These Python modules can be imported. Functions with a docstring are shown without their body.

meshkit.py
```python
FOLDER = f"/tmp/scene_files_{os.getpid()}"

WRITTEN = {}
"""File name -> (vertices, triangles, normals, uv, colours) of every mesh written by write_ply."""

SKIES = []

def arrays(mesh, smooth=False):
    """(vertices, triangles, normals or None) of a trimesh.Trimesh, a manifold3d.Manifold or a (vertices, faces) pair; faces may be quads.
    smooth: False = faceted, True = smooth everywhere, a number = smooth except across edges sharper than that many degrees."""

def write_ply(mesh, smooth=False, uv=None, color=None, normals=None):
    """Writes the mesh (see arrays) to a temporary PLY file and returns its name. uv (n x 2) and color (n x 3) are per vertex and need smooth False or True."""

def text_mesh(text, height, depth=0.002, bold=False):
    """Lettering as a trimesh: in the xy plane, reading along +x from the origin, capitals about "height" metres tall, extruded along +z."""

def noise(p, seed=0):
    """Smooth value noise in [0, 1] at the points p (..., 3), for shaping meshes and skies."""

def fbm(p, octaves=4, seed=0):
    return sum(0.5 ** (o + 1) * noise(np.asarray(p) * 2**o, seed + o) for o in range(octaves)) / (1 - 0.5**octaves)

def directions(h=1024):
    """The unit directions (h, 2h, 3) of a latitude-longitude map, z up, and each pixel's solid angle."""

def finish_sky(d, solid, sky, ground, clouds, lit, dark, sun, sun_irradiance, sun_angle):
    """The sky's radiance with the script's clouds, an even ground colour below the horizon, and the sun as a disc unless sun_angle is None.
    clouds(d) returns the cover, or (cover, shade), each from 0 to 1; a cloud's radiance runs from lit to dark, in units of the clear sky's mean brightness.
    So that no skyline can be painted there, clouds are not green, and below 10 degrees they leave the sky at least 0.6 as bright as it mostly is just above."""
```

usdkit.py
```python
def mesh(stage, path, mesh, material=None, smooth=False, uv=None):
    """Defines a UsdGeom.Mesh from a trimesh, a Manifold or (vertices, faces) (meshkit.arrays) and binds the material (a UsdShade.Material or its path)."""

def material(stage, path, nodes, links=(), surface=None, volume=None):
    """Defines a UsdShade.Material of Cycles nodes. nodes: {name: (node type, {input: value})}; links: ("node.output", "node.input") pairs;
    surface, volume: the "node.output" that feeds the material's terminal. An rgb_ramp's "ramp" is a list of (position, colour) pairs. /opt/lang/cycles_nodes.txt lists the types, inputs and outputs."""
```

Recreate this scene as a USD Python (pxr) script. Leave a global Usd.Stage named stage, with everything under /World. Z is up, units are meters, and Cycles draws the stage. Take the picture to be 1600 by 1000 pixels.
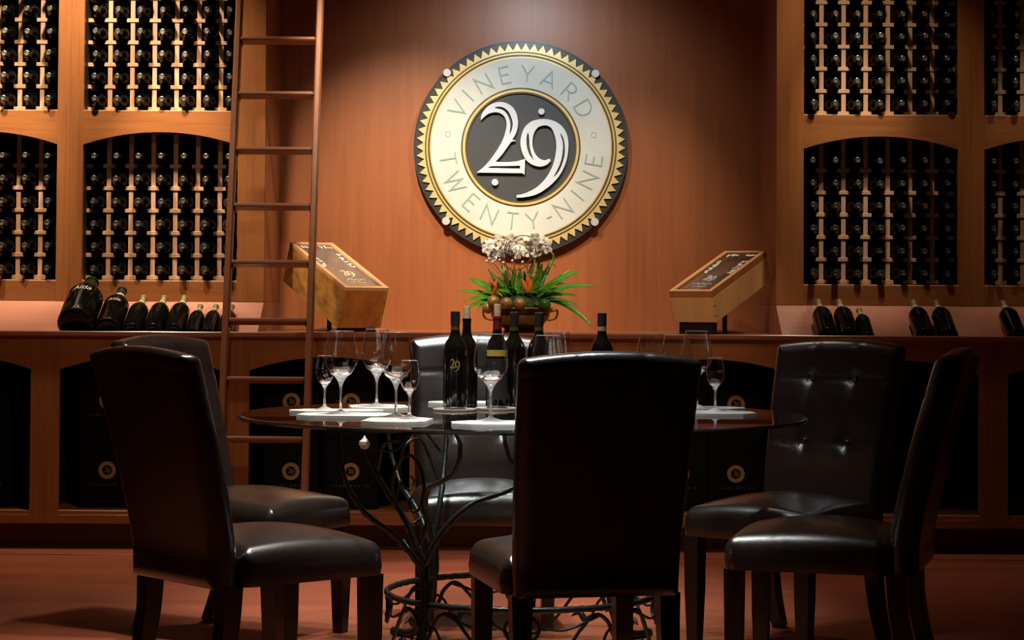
import math, random
import numpy as np, trimesh, shapely
from shapely.geometry import Polygon, LineString, Point, box as sbox
from shapely import affinity
import manifold3d as m3
import usdkit, meshkit
from pxr import Usd, UsdGeom, UsdLux, UsdShade, Gf, Sdf

PI = math.pi
rng = random.Random(29)
stage = Usd.Stage.CreateInMemory()
UsdGeom.SetStageUpAxis(stage, UsdGeom.Tokens.z)
UsdGeom.SetStageMetersPerUnit(stage, 1.0)
UsdGeom.Xform.Define(stage, '/World')

# ------------------------------------------------------------------ camera
F_PX, PX0, PITCH, ROLL, EYE = 3400.0, 813.0, 0.030, 0.006, 1.11
PY0 = 465.0 - F_PX * math.tan(PITCH)
cam = UsdGeom.Camera.Define(stage, '/World/camera')
fw = np.array([0, math.cos(PITCH), math.sin(PITCH)])
up0 = np.array([0, -math.sin(PITCH), math.cos(PITCH)])
rt0 = np.array([1.0, 0, 0])
rt = rt0 * math.cos(ROLL) + up0 * math.sin(ROLL)
up = up0 * math.cos(ROLL) - rt0 * math.sin(ROLL)
cm = Gf.Matrix4d(*rt, 0, *up, 0, *(-fw), 0, 0, 0, EYE, 1)
UsdGeom.Xformable(cam).AddTransformOp().Set(cm)
cam.CreateHorizontalApertureAttr(36.0)
cam.CreateVerticalApertureAttr(22.5)
cam.CreateFocalLengthAttr(36.0 * F_PX / 1600)
cam.CreateHorizontalApertureOffsetAttr((800 - PX0) / 1600 * 36.0)
cam.CreateVerticalApertureOffsetAttr(-(500 - PY0) / 1600 * 36.0)
cam.CreateClippingRangeAttr(Gf.Vec2f(0.05, 100))
cam.CreateExposureAttr(1.6)

# ------------------------------------------------------------------ light
def spot(name, pos, target, power, color, cone, soft=0.5, radius=0.035):
    L = UsdLux.SphereLight.Define(stage, '/World/' + name)
    L.CreateRadiusAttr(radius)
    L.CreateIntensityAttr(power / (4 * PI * radius * radius) / PI)
    L.CreateColorAttr(Gf.Vec3f(*color))
    s = UsdLux.ShapingAPI.Apply(L.GetPrim())
    s.CreateShapingConeAngleAttr(cone)
    s.CreateShapingConeSoftnessAttr(soft)
    pos, target = np.array(pos, float), np.array(target, float)
    z = pos - target; z /= np.linalg.norm(z)
    x = np.cross([0, 1.0, 0.01], z); x /= np.linalg.norm(x)
    y = np.cross(z, x)
    L.AddTransformOp().Set(Gf.Matrix4d(*x, 0, *y, 0, *z, 0, *pos, 1))
    return L

WARM, COOL, MID = (1.0, 0.80, 0.58), (0.95, 0.98, 1.0), (1.0, 0.88, 0.74)
LAMPS = [
    # accent spots and wide washers in front of the cabinets
    ('rack_lamp_a', (-1.57, 9.42, 3.10), (-1.57, 9.90, 1.75), 100, WARM, 15, 1.0),
    ('rack_lamp_b', (-2.36, 9.42, 3.10), (-2.36, 9.90, 1.75), 100, WARM, 15, 1.0),
    ('rack_lamp_c', (1.50, 9.42, 3.10), (1.50, 9.90, 1.75), 34, MID, 15, 1.0),
    ('rack_lamp_d', (2.36, 9.42, 3.10), (2.36, 9.90, 1.75), 12, MID, 15, 1.0),
    ('washer_lamp_a', (-1.90, 9.30, 3.10), (-1.90, 9.85, 1.4), 66, WARM, 50, 1.0),
    ('washer_lamp_b', (1.45, 9.30, 3.10), (1.40, 9.80, 1.2), 15, WARM, 46, 1.0),
    # the sign and the recess
    ('sign_lamp', (0.05, 9.45, 2.64), (0.02, 10.48, 1.85), 14, (0.84, 0.93, 1.0), 52, 1.0),
    ('recess_lamp_a', (-0.60, 8.55, 3.10), (-0.48, 10.50, 1.22), 150, WARM, 23, 1.0),
    ('recess_lamp_b', (0.42, 8.55, 3.10), (0.36, 10.50, 1.15), 56, WARM, 20, 1.0),
    # small lamps over the table
    ('table_lamp_a', (-0.32, 6.35, 2.95), (-0.52, 6.25, 0.60), 84, MID, 36, 0.9),
    ('table_lamp_b', (0.05, 6.35, 2.95), (-0.05, 6.75, 0.75), 20, COOL, 33, 0.9),
    ('table_lamp_c', (-0.32, 7.05, 2.95), (-0.52, 7.1, 0.75), 56, COOL, 36, 1.0),
    ('table_lamp_d', (0.05, 7.05, 2.95), (-0.05, 7.1, 0.75), 20, COOL, 32, 0.9),
    ('table_lamp_e', (-0.06, 5.78, 2.95), (0.02, 5.80, 0.97), 80, COOL, 15, 0.7),
    ('table_lamp_f', (0.34, 5.78, 2.95), (0.28, 5.80, 0.97), 60, COOL, 14, 0.7),
    # the aisle between table and counter
    ('aisle_lamp_a', (-0.15, 8.2, 3.10), (-0.15, 8.15, 0.0), 135, COOL, 25, 1.0),
    ('front_lamp_a', (-1.0, 7.6, 3.10), (-1.15, 9.5, 0.55), 17, WARM, 33, 1.0),
    ('front_lamp_b', (0.45, 7.6, 3.10), (0.22, 9.5, 0.60), 19, WARM, 23, 1.0),
    ('box_lamp_a', (-0.35, 7.9, 3.10), (-0.72, 9.75, 1.15), 46, WARM, 10, 1.0),
    ('box_lamp_b', (0.45, 7.9, 3.10), (0.82, 9.75, 1.15), 40, WARM, 10, 1.0),
    ('aisle_lamp_b', (0.3, 8.5, 3.10), (0.3, 8.7, 0.0), 16, WARM, 42, 1.0),
]
for n_, p_, t_, w_, c_, a_, s_ in LAMPS:
    spot(n_, p_, t_, w_, c_, a_, s_, 0.075 if n_.startswith('table') else 0.035)

# ------------------------------------------------------------------ prim helpers
_count = {}
def numbered(parent, name):
    k = _count.get((parent, name), 0)
    _count[(parent, name)] = k + 1
    return name if k == 0 else f'{name}_{k:03d}'

def add(name, mesh, mat, parent=None, smooth=30, label=None, cat=None, group=None, kind=None):
    base = str(parent.GetPath()) if parent is not None else '/World'
    path = base + '/' + numbered(base, name)
    p = usdkit.mesh(stage, path, mesh, mat, smooth=smooth).GetPrim()
    for k, v in (('label', label), ('category', cat), ('group', group), ('kind', kind)):
        if v: p.SetCustomDataByKey(k, v)
    return p

def xf(loc=(0, 0, 0), rotz=0.0, R=None):
    """A 4x4 row matrix of a turn about z (or the columns R) and a shift."""
    if R is None:
        c, s = math.cos(rotz), math.sin(rotz)
        R = np.array([[c, -s, 0], [s, c, 0], [0, 0, 1.0]])
    R = np.asarray(R, float)
    return Gf.Matrix4d(*R[:, 0], 0, *R[:, 1], 0, *R[:, 2], 0, *map(float, loc), 1)

def thing(name, label, cat, loc=(0, 0, 0), rotz=0.0, group=None, R=None):
    path = '/World/' + numbered('/World', name)
    x = UsdGeom.Xform.Define(stage, path)
    x.AddTransformOp().Set(xf(loc, rotz, R))
    p = x.GetPrim()
    p.SetCustomDataByKey('label', label); p.SetCustomDataByKey('category', cat)
    if group: p.SetCustomDataByKey('group', group)
    return p

def dup(root, label, loc, rotz=0.0, R=None, group=None):
    name = root.GetName()
    path = '/World/' + numbered('/World', name)
    x = UsdGeom.Xform.Define(stage, path)
    p = x.GetPrim()
    p.GetReferences().AddInternalReference(root.GetPath())
    x.MakeMatrixXform().Set(xf(loc, rotz, R))
    p.SetInstanceable(True)
    p.SetCustomDataByKey('label', label)
    p.SetCustomDataByKey('category', root.GetCustomDataByKey('category'))
    g = group or root.GetCustomDataByKey('group')
    if g: p.SetCustomDataByKey('group', g)
    return p

# ------------------------------------------------------------------ mesh helpers
cat = trimesh.util.concatenate
def bx(x0, x1, y0, y1, z0, z1, b=0.002):
    if b <= 0:
        m = trimesh.creation.box([x1 - x0, y1 - y0, z1 - z0]); m.apply_translation([(x0 + x1) / 2, (y0 + y1) / 2, (z0 + z1) / 2]); return m
    b = min(b, 0.45 * min(x1 - x0, y1 - y0, z1 - z0))
    pts = []
    for sx, X in ((1, x0), (-1, x1)):
        for sy, Y in ((1, y0), (-1, y1)):
            for sz, Z in ((1, z0), (-1, z1)):
                pts += [(X, Y + sy * b, Z + sz * b), (X + sx * b, Y, Z + sz * b), (X + sx * b, Y + sy * b, Z)]
    return trimesh.convex.convex_hull(np.array(pts))

def lathe(profile, n=32, closed=True):
    """profile: (r, z) from bottom to top, outside; revolved about z. Points with r = 0 close the ends."""
    prof = np.array(profile, float)
    ang = np.arange(n) * 2 * PI / n
    V, F = [], []
    rows = []
    for r, z in prof:
        if r < 1e-7:
            rows.append(('p', len(V))); V.append((0, 0, z))
        else:
            rows.append(('r', len(V))); V += [(r * math.cos(a), r * math.sin(a), z) for a in ang]
    for (ka, a), (kb, b) in zip(rows[:-1], rows[1:]):
        for i in range(n):
            j = (i + 1) % n
            if ka == 'r' and kb == 'r': F += [(a + i, a + j, b + j), (a + i, b + j, b + i)]
            elif ka == 'p' and kb == 'r': F.append((a, b + j, b + i))
            elif ka == 'r' and kb == 'p': F.append((a + i, a + j, b))
    return trimesh.Trimesh(np.array(V), np.array(F), process=False)

def spline(pts, n=40, closed=False):
    """Catmull-Rom through the points."""
    P = np.array(pts, float)
    if len(P) < 3 and not closed:
        t = np.linspace(0, 1, n)[:, None]; return P[0] * (1 - t) + P[-1] * t
    if closed: Q = np.vstack([P[-1], P, P[0], P[1]]); segs = len(P)
    else: Q = np.vstack([2 * P[0] - P[1], P, 2 * P[-1] - P[-2]]); segs = len(P) - 1
    t = np.linspace(0, segs, n, endpoint=not closed)
    i = np.minimum(t.astype(int), segs - 1); u = (t - i)[:, None]
    a, b, c, d = Q[i], Q[i + 1], Q[i + 2], Q[i + 3]
    return 0.5 * (2 * b + (c - a) * u + (2 * a - 5 * b + 4 * c - d) * u ** 2 + (3 * b - a - 3 * c + d) * u ** 3)

def tube(points, radii, sides=8, lobes=0, twist=0.0, depth=0.0, closed=False, square=False):
    p = np.array(points, float); n = len(p)
    rad = np.broadcast_to(np.asarray(radii, float), (n,))
    if closed: t = np.roll(p, -1, 0) - np.roll(p, 1, 0)
    else: t = np.gradient(p, axis=0)
    t /= np.linalg.norm(t, axis=1, keepdims=True) + 1e-12
    a0 = np.array([0, 0, 1.0]) if abs(t[0][2]) < 0.9 else np.array([1.0, 0, 0])
    A = []
    a = a0 - t[0] * np.dot(a0, t[0]); a /= np.linalg.norm(a)
    for i in range(n):
        a = a - t[i] * np.dot(a, t[i]); a /= np.linalg.norm(a) + 1e-12; A.append(a)
    A = np.array(A); B = np.cross(t, A)
    ang = np.arange(sides) * 2 * PI / sides + (PI / 4 if square else 0)
    s = np.concatenate([[0], np.cumsum(np.linalg.norm(np.diff(p, axis=0), axis=1))])
    R = rad[:, None] * (1 + depth * np.cos(lobes * ang[None, :] + twist * s[:, None])) if lobes else rad[:, None] * np.ones(sides)
    V = p[:, None] + R[:, :, None] * (np.cos(ang)[None, :, None] * A[:, None] + np.sin(ang)[None, :, None] * B[:, None])
    V = V.reshape(-1, 3); F = []
    for i in range(n if closed else n - 1):
        k = (i + 1) % n
        for j in range(sides):
            l = (j + 1) % sides
            F += [(i * sides + j, i * sides + l, k * sides + l), (i * sides + j, k * sides + l, k * sides + j)]
    if not closed:
        V = np.vstack([V, p[0], p[-1]]); c0, c1 = len(V) - 2, len(V) - 1
        for j in range(sides):
            l = (j + 1) % sides
            F += [(c0, l, j), (c1, (n - 1) * sides + j, (n - 1) * sides + l)]
    return trimesh.Trimesh(V, np.array(F), process=False)

def extr(poly, d):
    """Extrude a shapely polygon (xy) along +z."""
    polys = getattr(poly, 'geoms', [poly])
    return cat([trimesh.creation.extrude_polygon(g, d, engine='earcut') for g in polys if g.area > 1e-9])

def upright(mesh, y):
    """A mesh extruded in xy, stood up: its x stays x, its y becomes z, its extrusion runs towards -y from the plane y."""
    m = mesh.copy(); v = m.vertices.copy()
    m.vertices = np.stack([v[:, 0], y - v[:, 2], v[:, 1]], 1)
    return m

def slab_y(poly, y0, y1):
    """A polygon in (x, z) filling y0..y1."""
    return upright(extr(poly, y1 - y0), y1)

def wrap(mesh, radius):
    """Bends a flat print (x along, y up, z out) around a cylinder about the y axis, so x = 0 faces +z."""
    m = mesh.copy(); v = m.vertices.copy(); a = v[:, 0] / radius; r = radius + v[:, 2]
    m.vertices = np.stack([r * np.sin(a), v[:, 1], r * np.cos(a)], 1)
    return m

def fine(mesh, size):
    v, f = trimesh.remesh.subdivide_to_size(mesh.vertices, mesh.faces, size, max_iter=12)
    return trimesh.Trimesh(v, f, process=False)

# ------------------------------------------------------------------ materials
def mat(name, color, rough=0.5, **kw):
    return usdkit.material(stage, '/World/Looks/' + name, {'p': ('principled_bsdf', {'base_color': color, 'roughness': rough, **kw})}, surface='p.BSDF')

def wood(name, dark, light, grain='z', rough=0.35, scale=1.0, bump=0.04, coat=0.0):
    s = {'z': (26, 26, 1.3), 'x': (1.3, 26, 26), 'y': (26, 1.3, 26)}[grain]
    b = {'z': (5, 5, 0.25), 'x': (0.25, 5, 5), 'y': (5, 0.25, 5)}[grain]
    mix = lambda t: tuple(dark[i] * (1 - t) + light[i] * t for i in range(3))
    return usdkit.material(stage, '/World/Looks/' + name, {
        'tc': ('texture_coordinate', {}),
        'm': ('mapping', {'scale': tuple(k * scale for k in s)}),
        'm2': ('mapping', {'scale': tuple(k * scale for k in b)}),
        'n': ('noise_texture', {'scale': 2.2, 'detail': 6.0, 'roughness': 0.62, 'distortion': 0.4}),
        'n2': ('noise_texture', {'scale': 1.0, 'detail': 2.0, 'roughness': 0.5}),
        'r': ('rgb_ramp', {'ramp': [(0.25, dark), (0.5, mix(0.6)), (0.75, light)]}),
        'r2': ('rgb_ramp', {'ramp': [(0.3, (0.86, 0.84, 0.82)), (0.7, (1, 1, 1))]}),
        'x': ('mix', {'mix_type': 'multiply', 'fac': 1.0}),
        'b': ('bump', {'strength': bump, 'distance': 0.002}),
        'p': ('principled_bsdf', {'roughness': rough, 'coat_weight': coat, 'coat_roughness': 0.15}),
    }, [('tc.object', 'm.vector'), ('tc.object', 'm2.vector'), ('m.vector', 'n.vector'), ('m2.vector', 'n2.vector'), ('n.fac', 'r.fac'), ('n2.fac', 'r2.fac'),
        ('r.color', 'x.color1'), ('r2.color', 'x.color2'), ('x.color', 'p.base_color'), ('n.fac', 'b.height'), ('b.normal', 'p.normal')], surface='p.BSDF')

def noisy(name, c1, c2, scale, rough=0.5, bump=0.0, bump_scale=None, stretch=(1, 1, 1), **kw):
    return usdkit.material(stage, '/World/Looks/' + name, {
        'tc': ('texture_coordinate', {}), 'm': ('mapping', {'scale': stretch}),
        'n': ('noise_texture', {'scale': scale, 'detail': 5.0, 'roughness': 0.6}),
        'n2': ('noise_texture', {'scale': bump_scale or scale * 4, 'detail': 3.0}),
        'r': ('rgb_ramp', {'ramp': [(0.3, c1), (0.7, c2)]}),
        'b': ('bump', {'strength': bump, 'distance': 0.002}),
        'p': ('principled_bsdf', {'roughness': rough, **kw}),
    }, [('tc.object', 'm.vector'), ('m.vector', 'n.vector'), ('m.vector', 'n2.vector'), ('n.fac', 'r.fac'), ('r.color', 'p.base_color'), ('n2.fac', 'b.height'), ('b.normal', 'p.normal')], surface='p.BSDF')

CH_D, CH_L = (0.25, 0.087, 0.0255), (0.37, 0.138, 0.042)
M = {
    'cherry_v': wood('cherry_v', CH_D, CH_L, 'z'),
    'cherry_h': wood('cherry_h', CH_D, CH_L, 'x'),
    'veneer': wood('veneer', (0.27, 0.080, 0.0225), (0.36, 0.112, 0.032), 'z', rough=0.42, scale=0.7),
    'ledge': wood('ledge', (0.36, 0.140, 0.083), (0.43, 0.176, 0.108), 'x', rough=0.34),
    'worktop': wood('worktop', (0.20, 0.065, 0.035), (0.32, 0.115, 0.06), 'x', rough=0.24),
    'rack': wood('rack', (0.44, 0.240, 0.125), (0.60, 0.355, 0.205), 'z', rough=0.5),
    'rack_h': wood('rack_h', (0.42, 0.235, 0.115), (0.62, 0.38, 0.21), 'x', rough=0.5),
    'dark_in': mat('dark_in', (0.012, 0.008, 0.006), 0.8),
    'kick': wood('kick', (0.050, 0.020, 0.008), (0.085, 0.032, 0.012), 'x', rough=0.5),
    'ladder': wood('ladder', (0.19, 0.072, 0.032), (0.28, 0.11, 0.05), 'z', rough=0.35),
    'ladder_h': wood('ladder_h', (0.19, 0.072, 0.032), (0.28, 0.11, 0.05), 'x', rough=0.35),
    'floor': noisy('floor', (0.30, 0.078, 0.036), (0.42, 0.116, 0.056), 2.2, rough=0.30, bump=0.02, bump_scale=40, stretch=(0.5, 2.2, 1)),
    'floor_edge': noisy('floor_edge', (0.34, 0.085, 0.045), (0.42, 0.115, 0.065), 3.0, rough=0.30, stretch=(0.5, 2, 1)),
    'ceiling': mat('ceiling', (0.25, 0.20, 0.16), 0.9),
    'wall': wood('wall', (0.10, 0.035, 0.012), (0.18, 0.06, 0.02), 'z', rough=0.5),
    'bottle': mat('bottle', (0.004, 0.004, 0.003), 0.05, specular_ior_level=0.9, coat_weight=0.8, coat_roughness=0.04),
    'big_bottle': mat('big_bottle', (0.004, 0.004, 0.003), 0.07, specular_ior_level=0.26),
    'rack_bottle': mat('rack_bottle', (0.002, 0.002, 0.002), 0.16, specular_ior_level=0.07),
    'green_glass': mat('green_glass', (0.020, 0.022, 0.004), 0.06),
    'capsule': noisy('capsule', (0.010, 0.009, 0.008), (0.02, 0.017, 0.014), 60, rough=0.35),
    'foil_gold': noisy('foil_gold', (0.30, 0.24, 0.10), (0.48, 0.40, 0.20), 80, rough=0.4, metallic=0.6),
    'foil_grey': noisy('foil_grey', (0.07, 0.065, 0.042), (0.14, 0.13, 0.085), 80, rough=0.4),
    'foil_cap': mat('foil_cap', (0.012, 0.011, 0.011), 0.22),
    'cork': noisy('cork', (0.42, 0.28, 0.16), (0.55, 0.40, 0.25), 120, rough=0.8),
    'red_foil': noisy('red_foil', (0.085, 0.006, 0.007), (0.12, 0.010, 0.010), 60, rough=0.35),
    'neck_amber': mat('neck_amber', (0.09, 0.055, 0.012), 0.08),
    'label_yellow': noisy('label_yellow', (0.42, 0.32, 0.02), (0.55, 0.42, 0.06), 50, rough=0.6),
    'label_black': mat('label_black', (0.012, 0.012, 0.013), 0.5),
    'print_gold': mat('print_gold', (0.26, 0.20, 0.07), 0.4),
    'print_cream': mat('print_cream', (0.75, 0.66, 0.42), 0.5),
    'print_grey': mat('print_grey', (0.13, 0.12, 0.11), 0.6),
    'tan_band': mat('tan_band', (0.36, 0.23, 0.09), 0.5),
    'carton': noisy('carton', (0.004, 0.0038, 0.0036), (0.006, 0.0055, 0.005), 12, rough=0.6, specular_ior_level=0.12),
    'carton_gold': mat('carton_gold', (0.34, 0.235, 0.085), 0.5),
    'leather': noisy('leather', (0.0135, 0.0075, 0.0055), (0.024, 0.0145, 0.0105), 14, rough=0.29, bump=0.22, bump_scale=220, specular_ior_level=0.9, coat_weight=0.6, coat_roughness=0.22),
    'leg': wood('leg', (0.010, 0.005, 0.003), (0.024, 0.010, 0.006), 'z', rough=0.3),
    'iron': noisy('iron', (0.014, 0.017, 0.017), (0.035, 0.041, 0.040), 60, rough=0.30, bump=0.6, bump_scale=180, metallic=0.5),
    'white_bud': mat('white_bud', (0.80, 0.80, 0.68), 0.4),
    'mat_white': noisy('mat_white', (0.46, 0.46, 0.43), (0.52, 0.515, 0.485), 60, rough=0.6),
    'silver': mat('silver', (0.70, 0.67, 0.62), 0.25, metallic=0.5),
    'steel': mat('steel', (0.55, 0.54, 0.53), 0.45, metallic=0.25),
    'glass': mat('glass', (1, 1, 1), 0.0, transmission_weight=0.86, ior=1.5),
    'rim': mat('rim', (0.008, 0.012, 0.011), 0.08),
    'sign_dark': mat('sign_dark', (0.030, 0.034, 0.034), 0.35),
    'sign_disc': mat('sign_disc', (0.050, 0.056, 0.060), 0.38),
    'sign_gold': noisy('sign_gold', (0.62, 0.45, 0.17), (0.74, 0.56, 0.25), 18, rough=0.4, metallic=0.35),
    'sign_line': mat('sign_line', (0.085, 0.060, 0.012), 0.4),
    'sign_cream': noisy('sign_cream', (0.53, 0.54, 0.47), (0.60, 0.61, 0.545), 9, rough=0.5),
    'sign_letter': mat('sign_letter', (0.27, 0.36, 0.31), 0.5),
    'sign_silver': mat('sign_silver', (0.58, 0.63, 0.68), 0.4),
    'burl': noisy('burl', (0.20, 0.085, 0.018), (0.56, 0.28, 0.07), 9, rough=0.25, stretch=(1, 1, 2.2)),
    'burl_end': noisy('burl_end', (0.24, 0.07, 0.012), (0.55, 0.20, 0.04), 9, rough=0.22),
    'box_frame': wood('box_frame', (0.56, 0.27, 0.12), (0.72, 0.40, 0.20), 'x', rough=0.35),
    'maple': noisy('maple', (0.60, 0.30, 0.11), (0.74, 0.42, 0.18), 9, rough=0.35, stretch=(2, 1, 0.4)),
    'maple_dark': noisy('maple_dark', (0.30, 0.12, 0.036), (0.42, 0.175, 0.058), 9, rough=0.35),
    'stand': mat('stand', (0.020, 0.012, 0.008), 0.3, metallic=0.3),
    'velvet': mat('velvet', (0.035, 0.018, 0.016), 0.9),
    'etch': mat('etch', (0.55, 0.58, 0.62), 0.7),
    'moss': noisy('moss', (0.012, 0.03, 0.005), (0.04, 0.09, 0.012), 70, rough=0.9, bump=0.8, bump_scale=150),
    'soil': noisy('soil', (0.02, 0.018, 0.008), (0.05, 0.045, 0.02), 60, rough=0.9),
    'bowl': noisy('bowl', (0.020, 0.008, 0.004), (0.11, 0.055, 0.014), 16, rough=0.3, metallic=0.4),
    'bowl_gold': noisy('bowl_gold', (0.26, 0.17, 0.02), (0.50, 0.36, 0.06), 40, rough=0.35, metallic=0.5),
    'gold_ball': noisy('gold_ball', (0.28, 0.15, 0.03), (0.58, 0.40, 0.14), 50, rough=0.4, metallic=0.3, bump=0.6, bump_scale=120),
    'twig': mat('twig', (0.13, 0.06, 0.025), 0.7),
    'bract': noisy('bract', (0.60, 0.08, 0.015), (0.75, 0.22, 0.05), 30, rough=0.45),
}
def leaf_mat(name, c1, c2):
    return usdkit.material(stage, '/World/Looks/' + name, {
        'tc': ('texture_coordinate', {}), 'n': ('noise_texture', {'scale': 30.0, 'detail': 3.0}),
        'r': ('rgb_ramp', {'ramp': [(0.3, c1), (0.7, c2)]}),
        'p': ('principled_bsdf', {'roughness': 0.28}), 't': ('translucent_bsdf', {}), 'x': ('mix_closure', {'fac': 0.25})},
        [('tc.object', 'n.vector'), ('n.fac', 'r.fac'), ('r.color', 'p.base_color'), ('r.color', 't.color'), ('p.BSDF', 'x.closure1'), ('t.BSDF', 'x.closure2')], surface='x.closure')
M['leaf'] = leaf_mat('leaf', (0.08, 0.26, 0.012), (0.14, 0.42, 0.03))
M['leaf_dark'] = leaf_mat('leaf_dark', (0.035, 0.13, 0.010), (0.07, 0.22, 0.018))
M['petal'] = leaf_mat('petal', (0.72, 0.70, 0.64), (0.85, 0.83, 0.80))
def pane(name, tint, base=0.05, power=5.0):
    """Clear sheet: lets light through, reflects more at grazing angles (the same from both sides)."""
    return usdkit.material(stage, '/World/Looks/' + name, {
        'w': ('layer_weight', {'blend': 0.5}), 'q': ('math', {'math_type': 'power', 'value2': power}), 'f': ('map_range', {'from_min': 0.0, 'from_max': 1.0, 'to_min': base, 'to_max': 1.0}),
        't': ('transparent_bsdf', {'color': tint}), 'g': ('glossy_bsdf', {'color': (1, 1, 1), 'roughness': 0.0}), 'x': ('mix_closure', {})},
        [('w.facing', 'q.value1'), ('q.value', 'f.value'), ('f.result', 'x.fac'), ('t.BSDF', 'x.closure1'), ('g.BSDF', 'x.closure2')], surface='x.closure')
M['table_glass'] = pane('table_glass', (0.90, 0.96, 0.93), 0.045, 4.0)
M['lid_glass'] = pane('lid_glass', (0.9, 0.92, 0.92))
M['thin_glass'] = pane('thin_glass', (0.965, 0.975, 0.975), 0.10, 3.0)
M['foot_glass'] = usdkit.material(stage, '/World/Looks/foot_glass', {
    'w': ('layer_weight', {'blend': 0.5}), 'q': ('math', {'math_type': 'power', 'value2': 3.2}), 'f': ('map_range', {'to_min': 0.08, 'to_max': 1.0}),
    't': ('transparent_bsdf', {'color': (0.97, 0.98, 0.98)}), 'g': ('glossy_bsdf', {'color': (1, 1, 1), 'roughness': 0.05}), 'x': ('mix_closure', {}),
    'd': ('diffuse_bsdf', {'color': (0.85, 0.86, 0.86)}), 'y': ('mix_closure', {'fac': 0.35})},
    [('w.facing', 'q.value1'), ('q.value', 'f.value'), ('f.result', 'x.fac'), ('t.BSDF', 'x.closure1'), ('g.BSDF', 'x.closure2'), ('x.closure', 'y.closure1'), ('d.BSDF', 'y.closure2')], surface='y.closure')

# ------------------------------------------------------------------ the room
Y_CAB, Y_WALL, Y_LOW, Y_TOP = 9.87, 10.50, 9.50, 9.492        # fronts: upper cabinets, recess wall, base cabinets, worktop
Z_TOP = 0.953                                               # worktop
ROOM_X, ROOM_H = 2.94, 3.20
add('floor', bx(-ROOM_X, ROOM_X, 2.0, Y_WALL, -0.05, 0.0, 0), M['floor'], kind='structure', label='polished reddish concrete floor', smooth=False)
add('trim_1', bx(-ROOM_X, ROOM_X, 9.33, 9.56, 0.0, 0.004, 0.001), M['floor_edge'], kind='structure', label='pinkish border strip of the floor along the base cabinets')
add('ceiling', bx(-ROOM_X, ROOM_X, 2.0, Y_WALL + 0.1, ROOM_H, ROOM_H + 0.05, 0), M['ceiling'], kind='structure', smooth=False)
add('wall_back', bx(-ROOM_X, ROOM_X, Y_WALL, Y_WALL + 0.08, 0.0, ROOM_H, 0), M['veneer'], kind='structure', label='wood veneer wall behind the sign', smooth=False)
add('wall_left', bx(-ROOM_X - 0.06, -ROOM_X, 2.0, Y_WALL, 0.0, ROOM_H, 0), M['wall'], kind='structure', smooth=False)
add('wall_right', bx(ROOM_X, ROOM_X + 0.06, 2.0, Y_WALL, 0.0, ROOM_H, 0), M['wall'], kind='structure', smooth=False)

# ------------------------------------------------------------------ upper wine cabinets
Z_SILL, Z_CROWN, Z_SPRING, Z_LOWSILL, Z_CABBOT = 1.951, 1.852, 1.794, 1.1785, 1.083
COL0, PITCHX = 1.326, 0.1017
RAIL_LO, RAIL_UP, PITCHZ = 1.191, 1.963, 0.102
def arch(x0, x1, zs, zc, n=28):
    """Points of a flat arch from (x0, zs) over the crown zc to (x1, zs)."""
    w, h = (x1 - x0) / 2, zc - zs
    R = (w * w + h * h) / (2 * h); a = math.asin(w / R)
    return [((x0 + x1) / 2 + R * math.sin(t), zc - R + R * math.cos(t)) for t in np.linspace(-a, a, n)]

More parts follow.
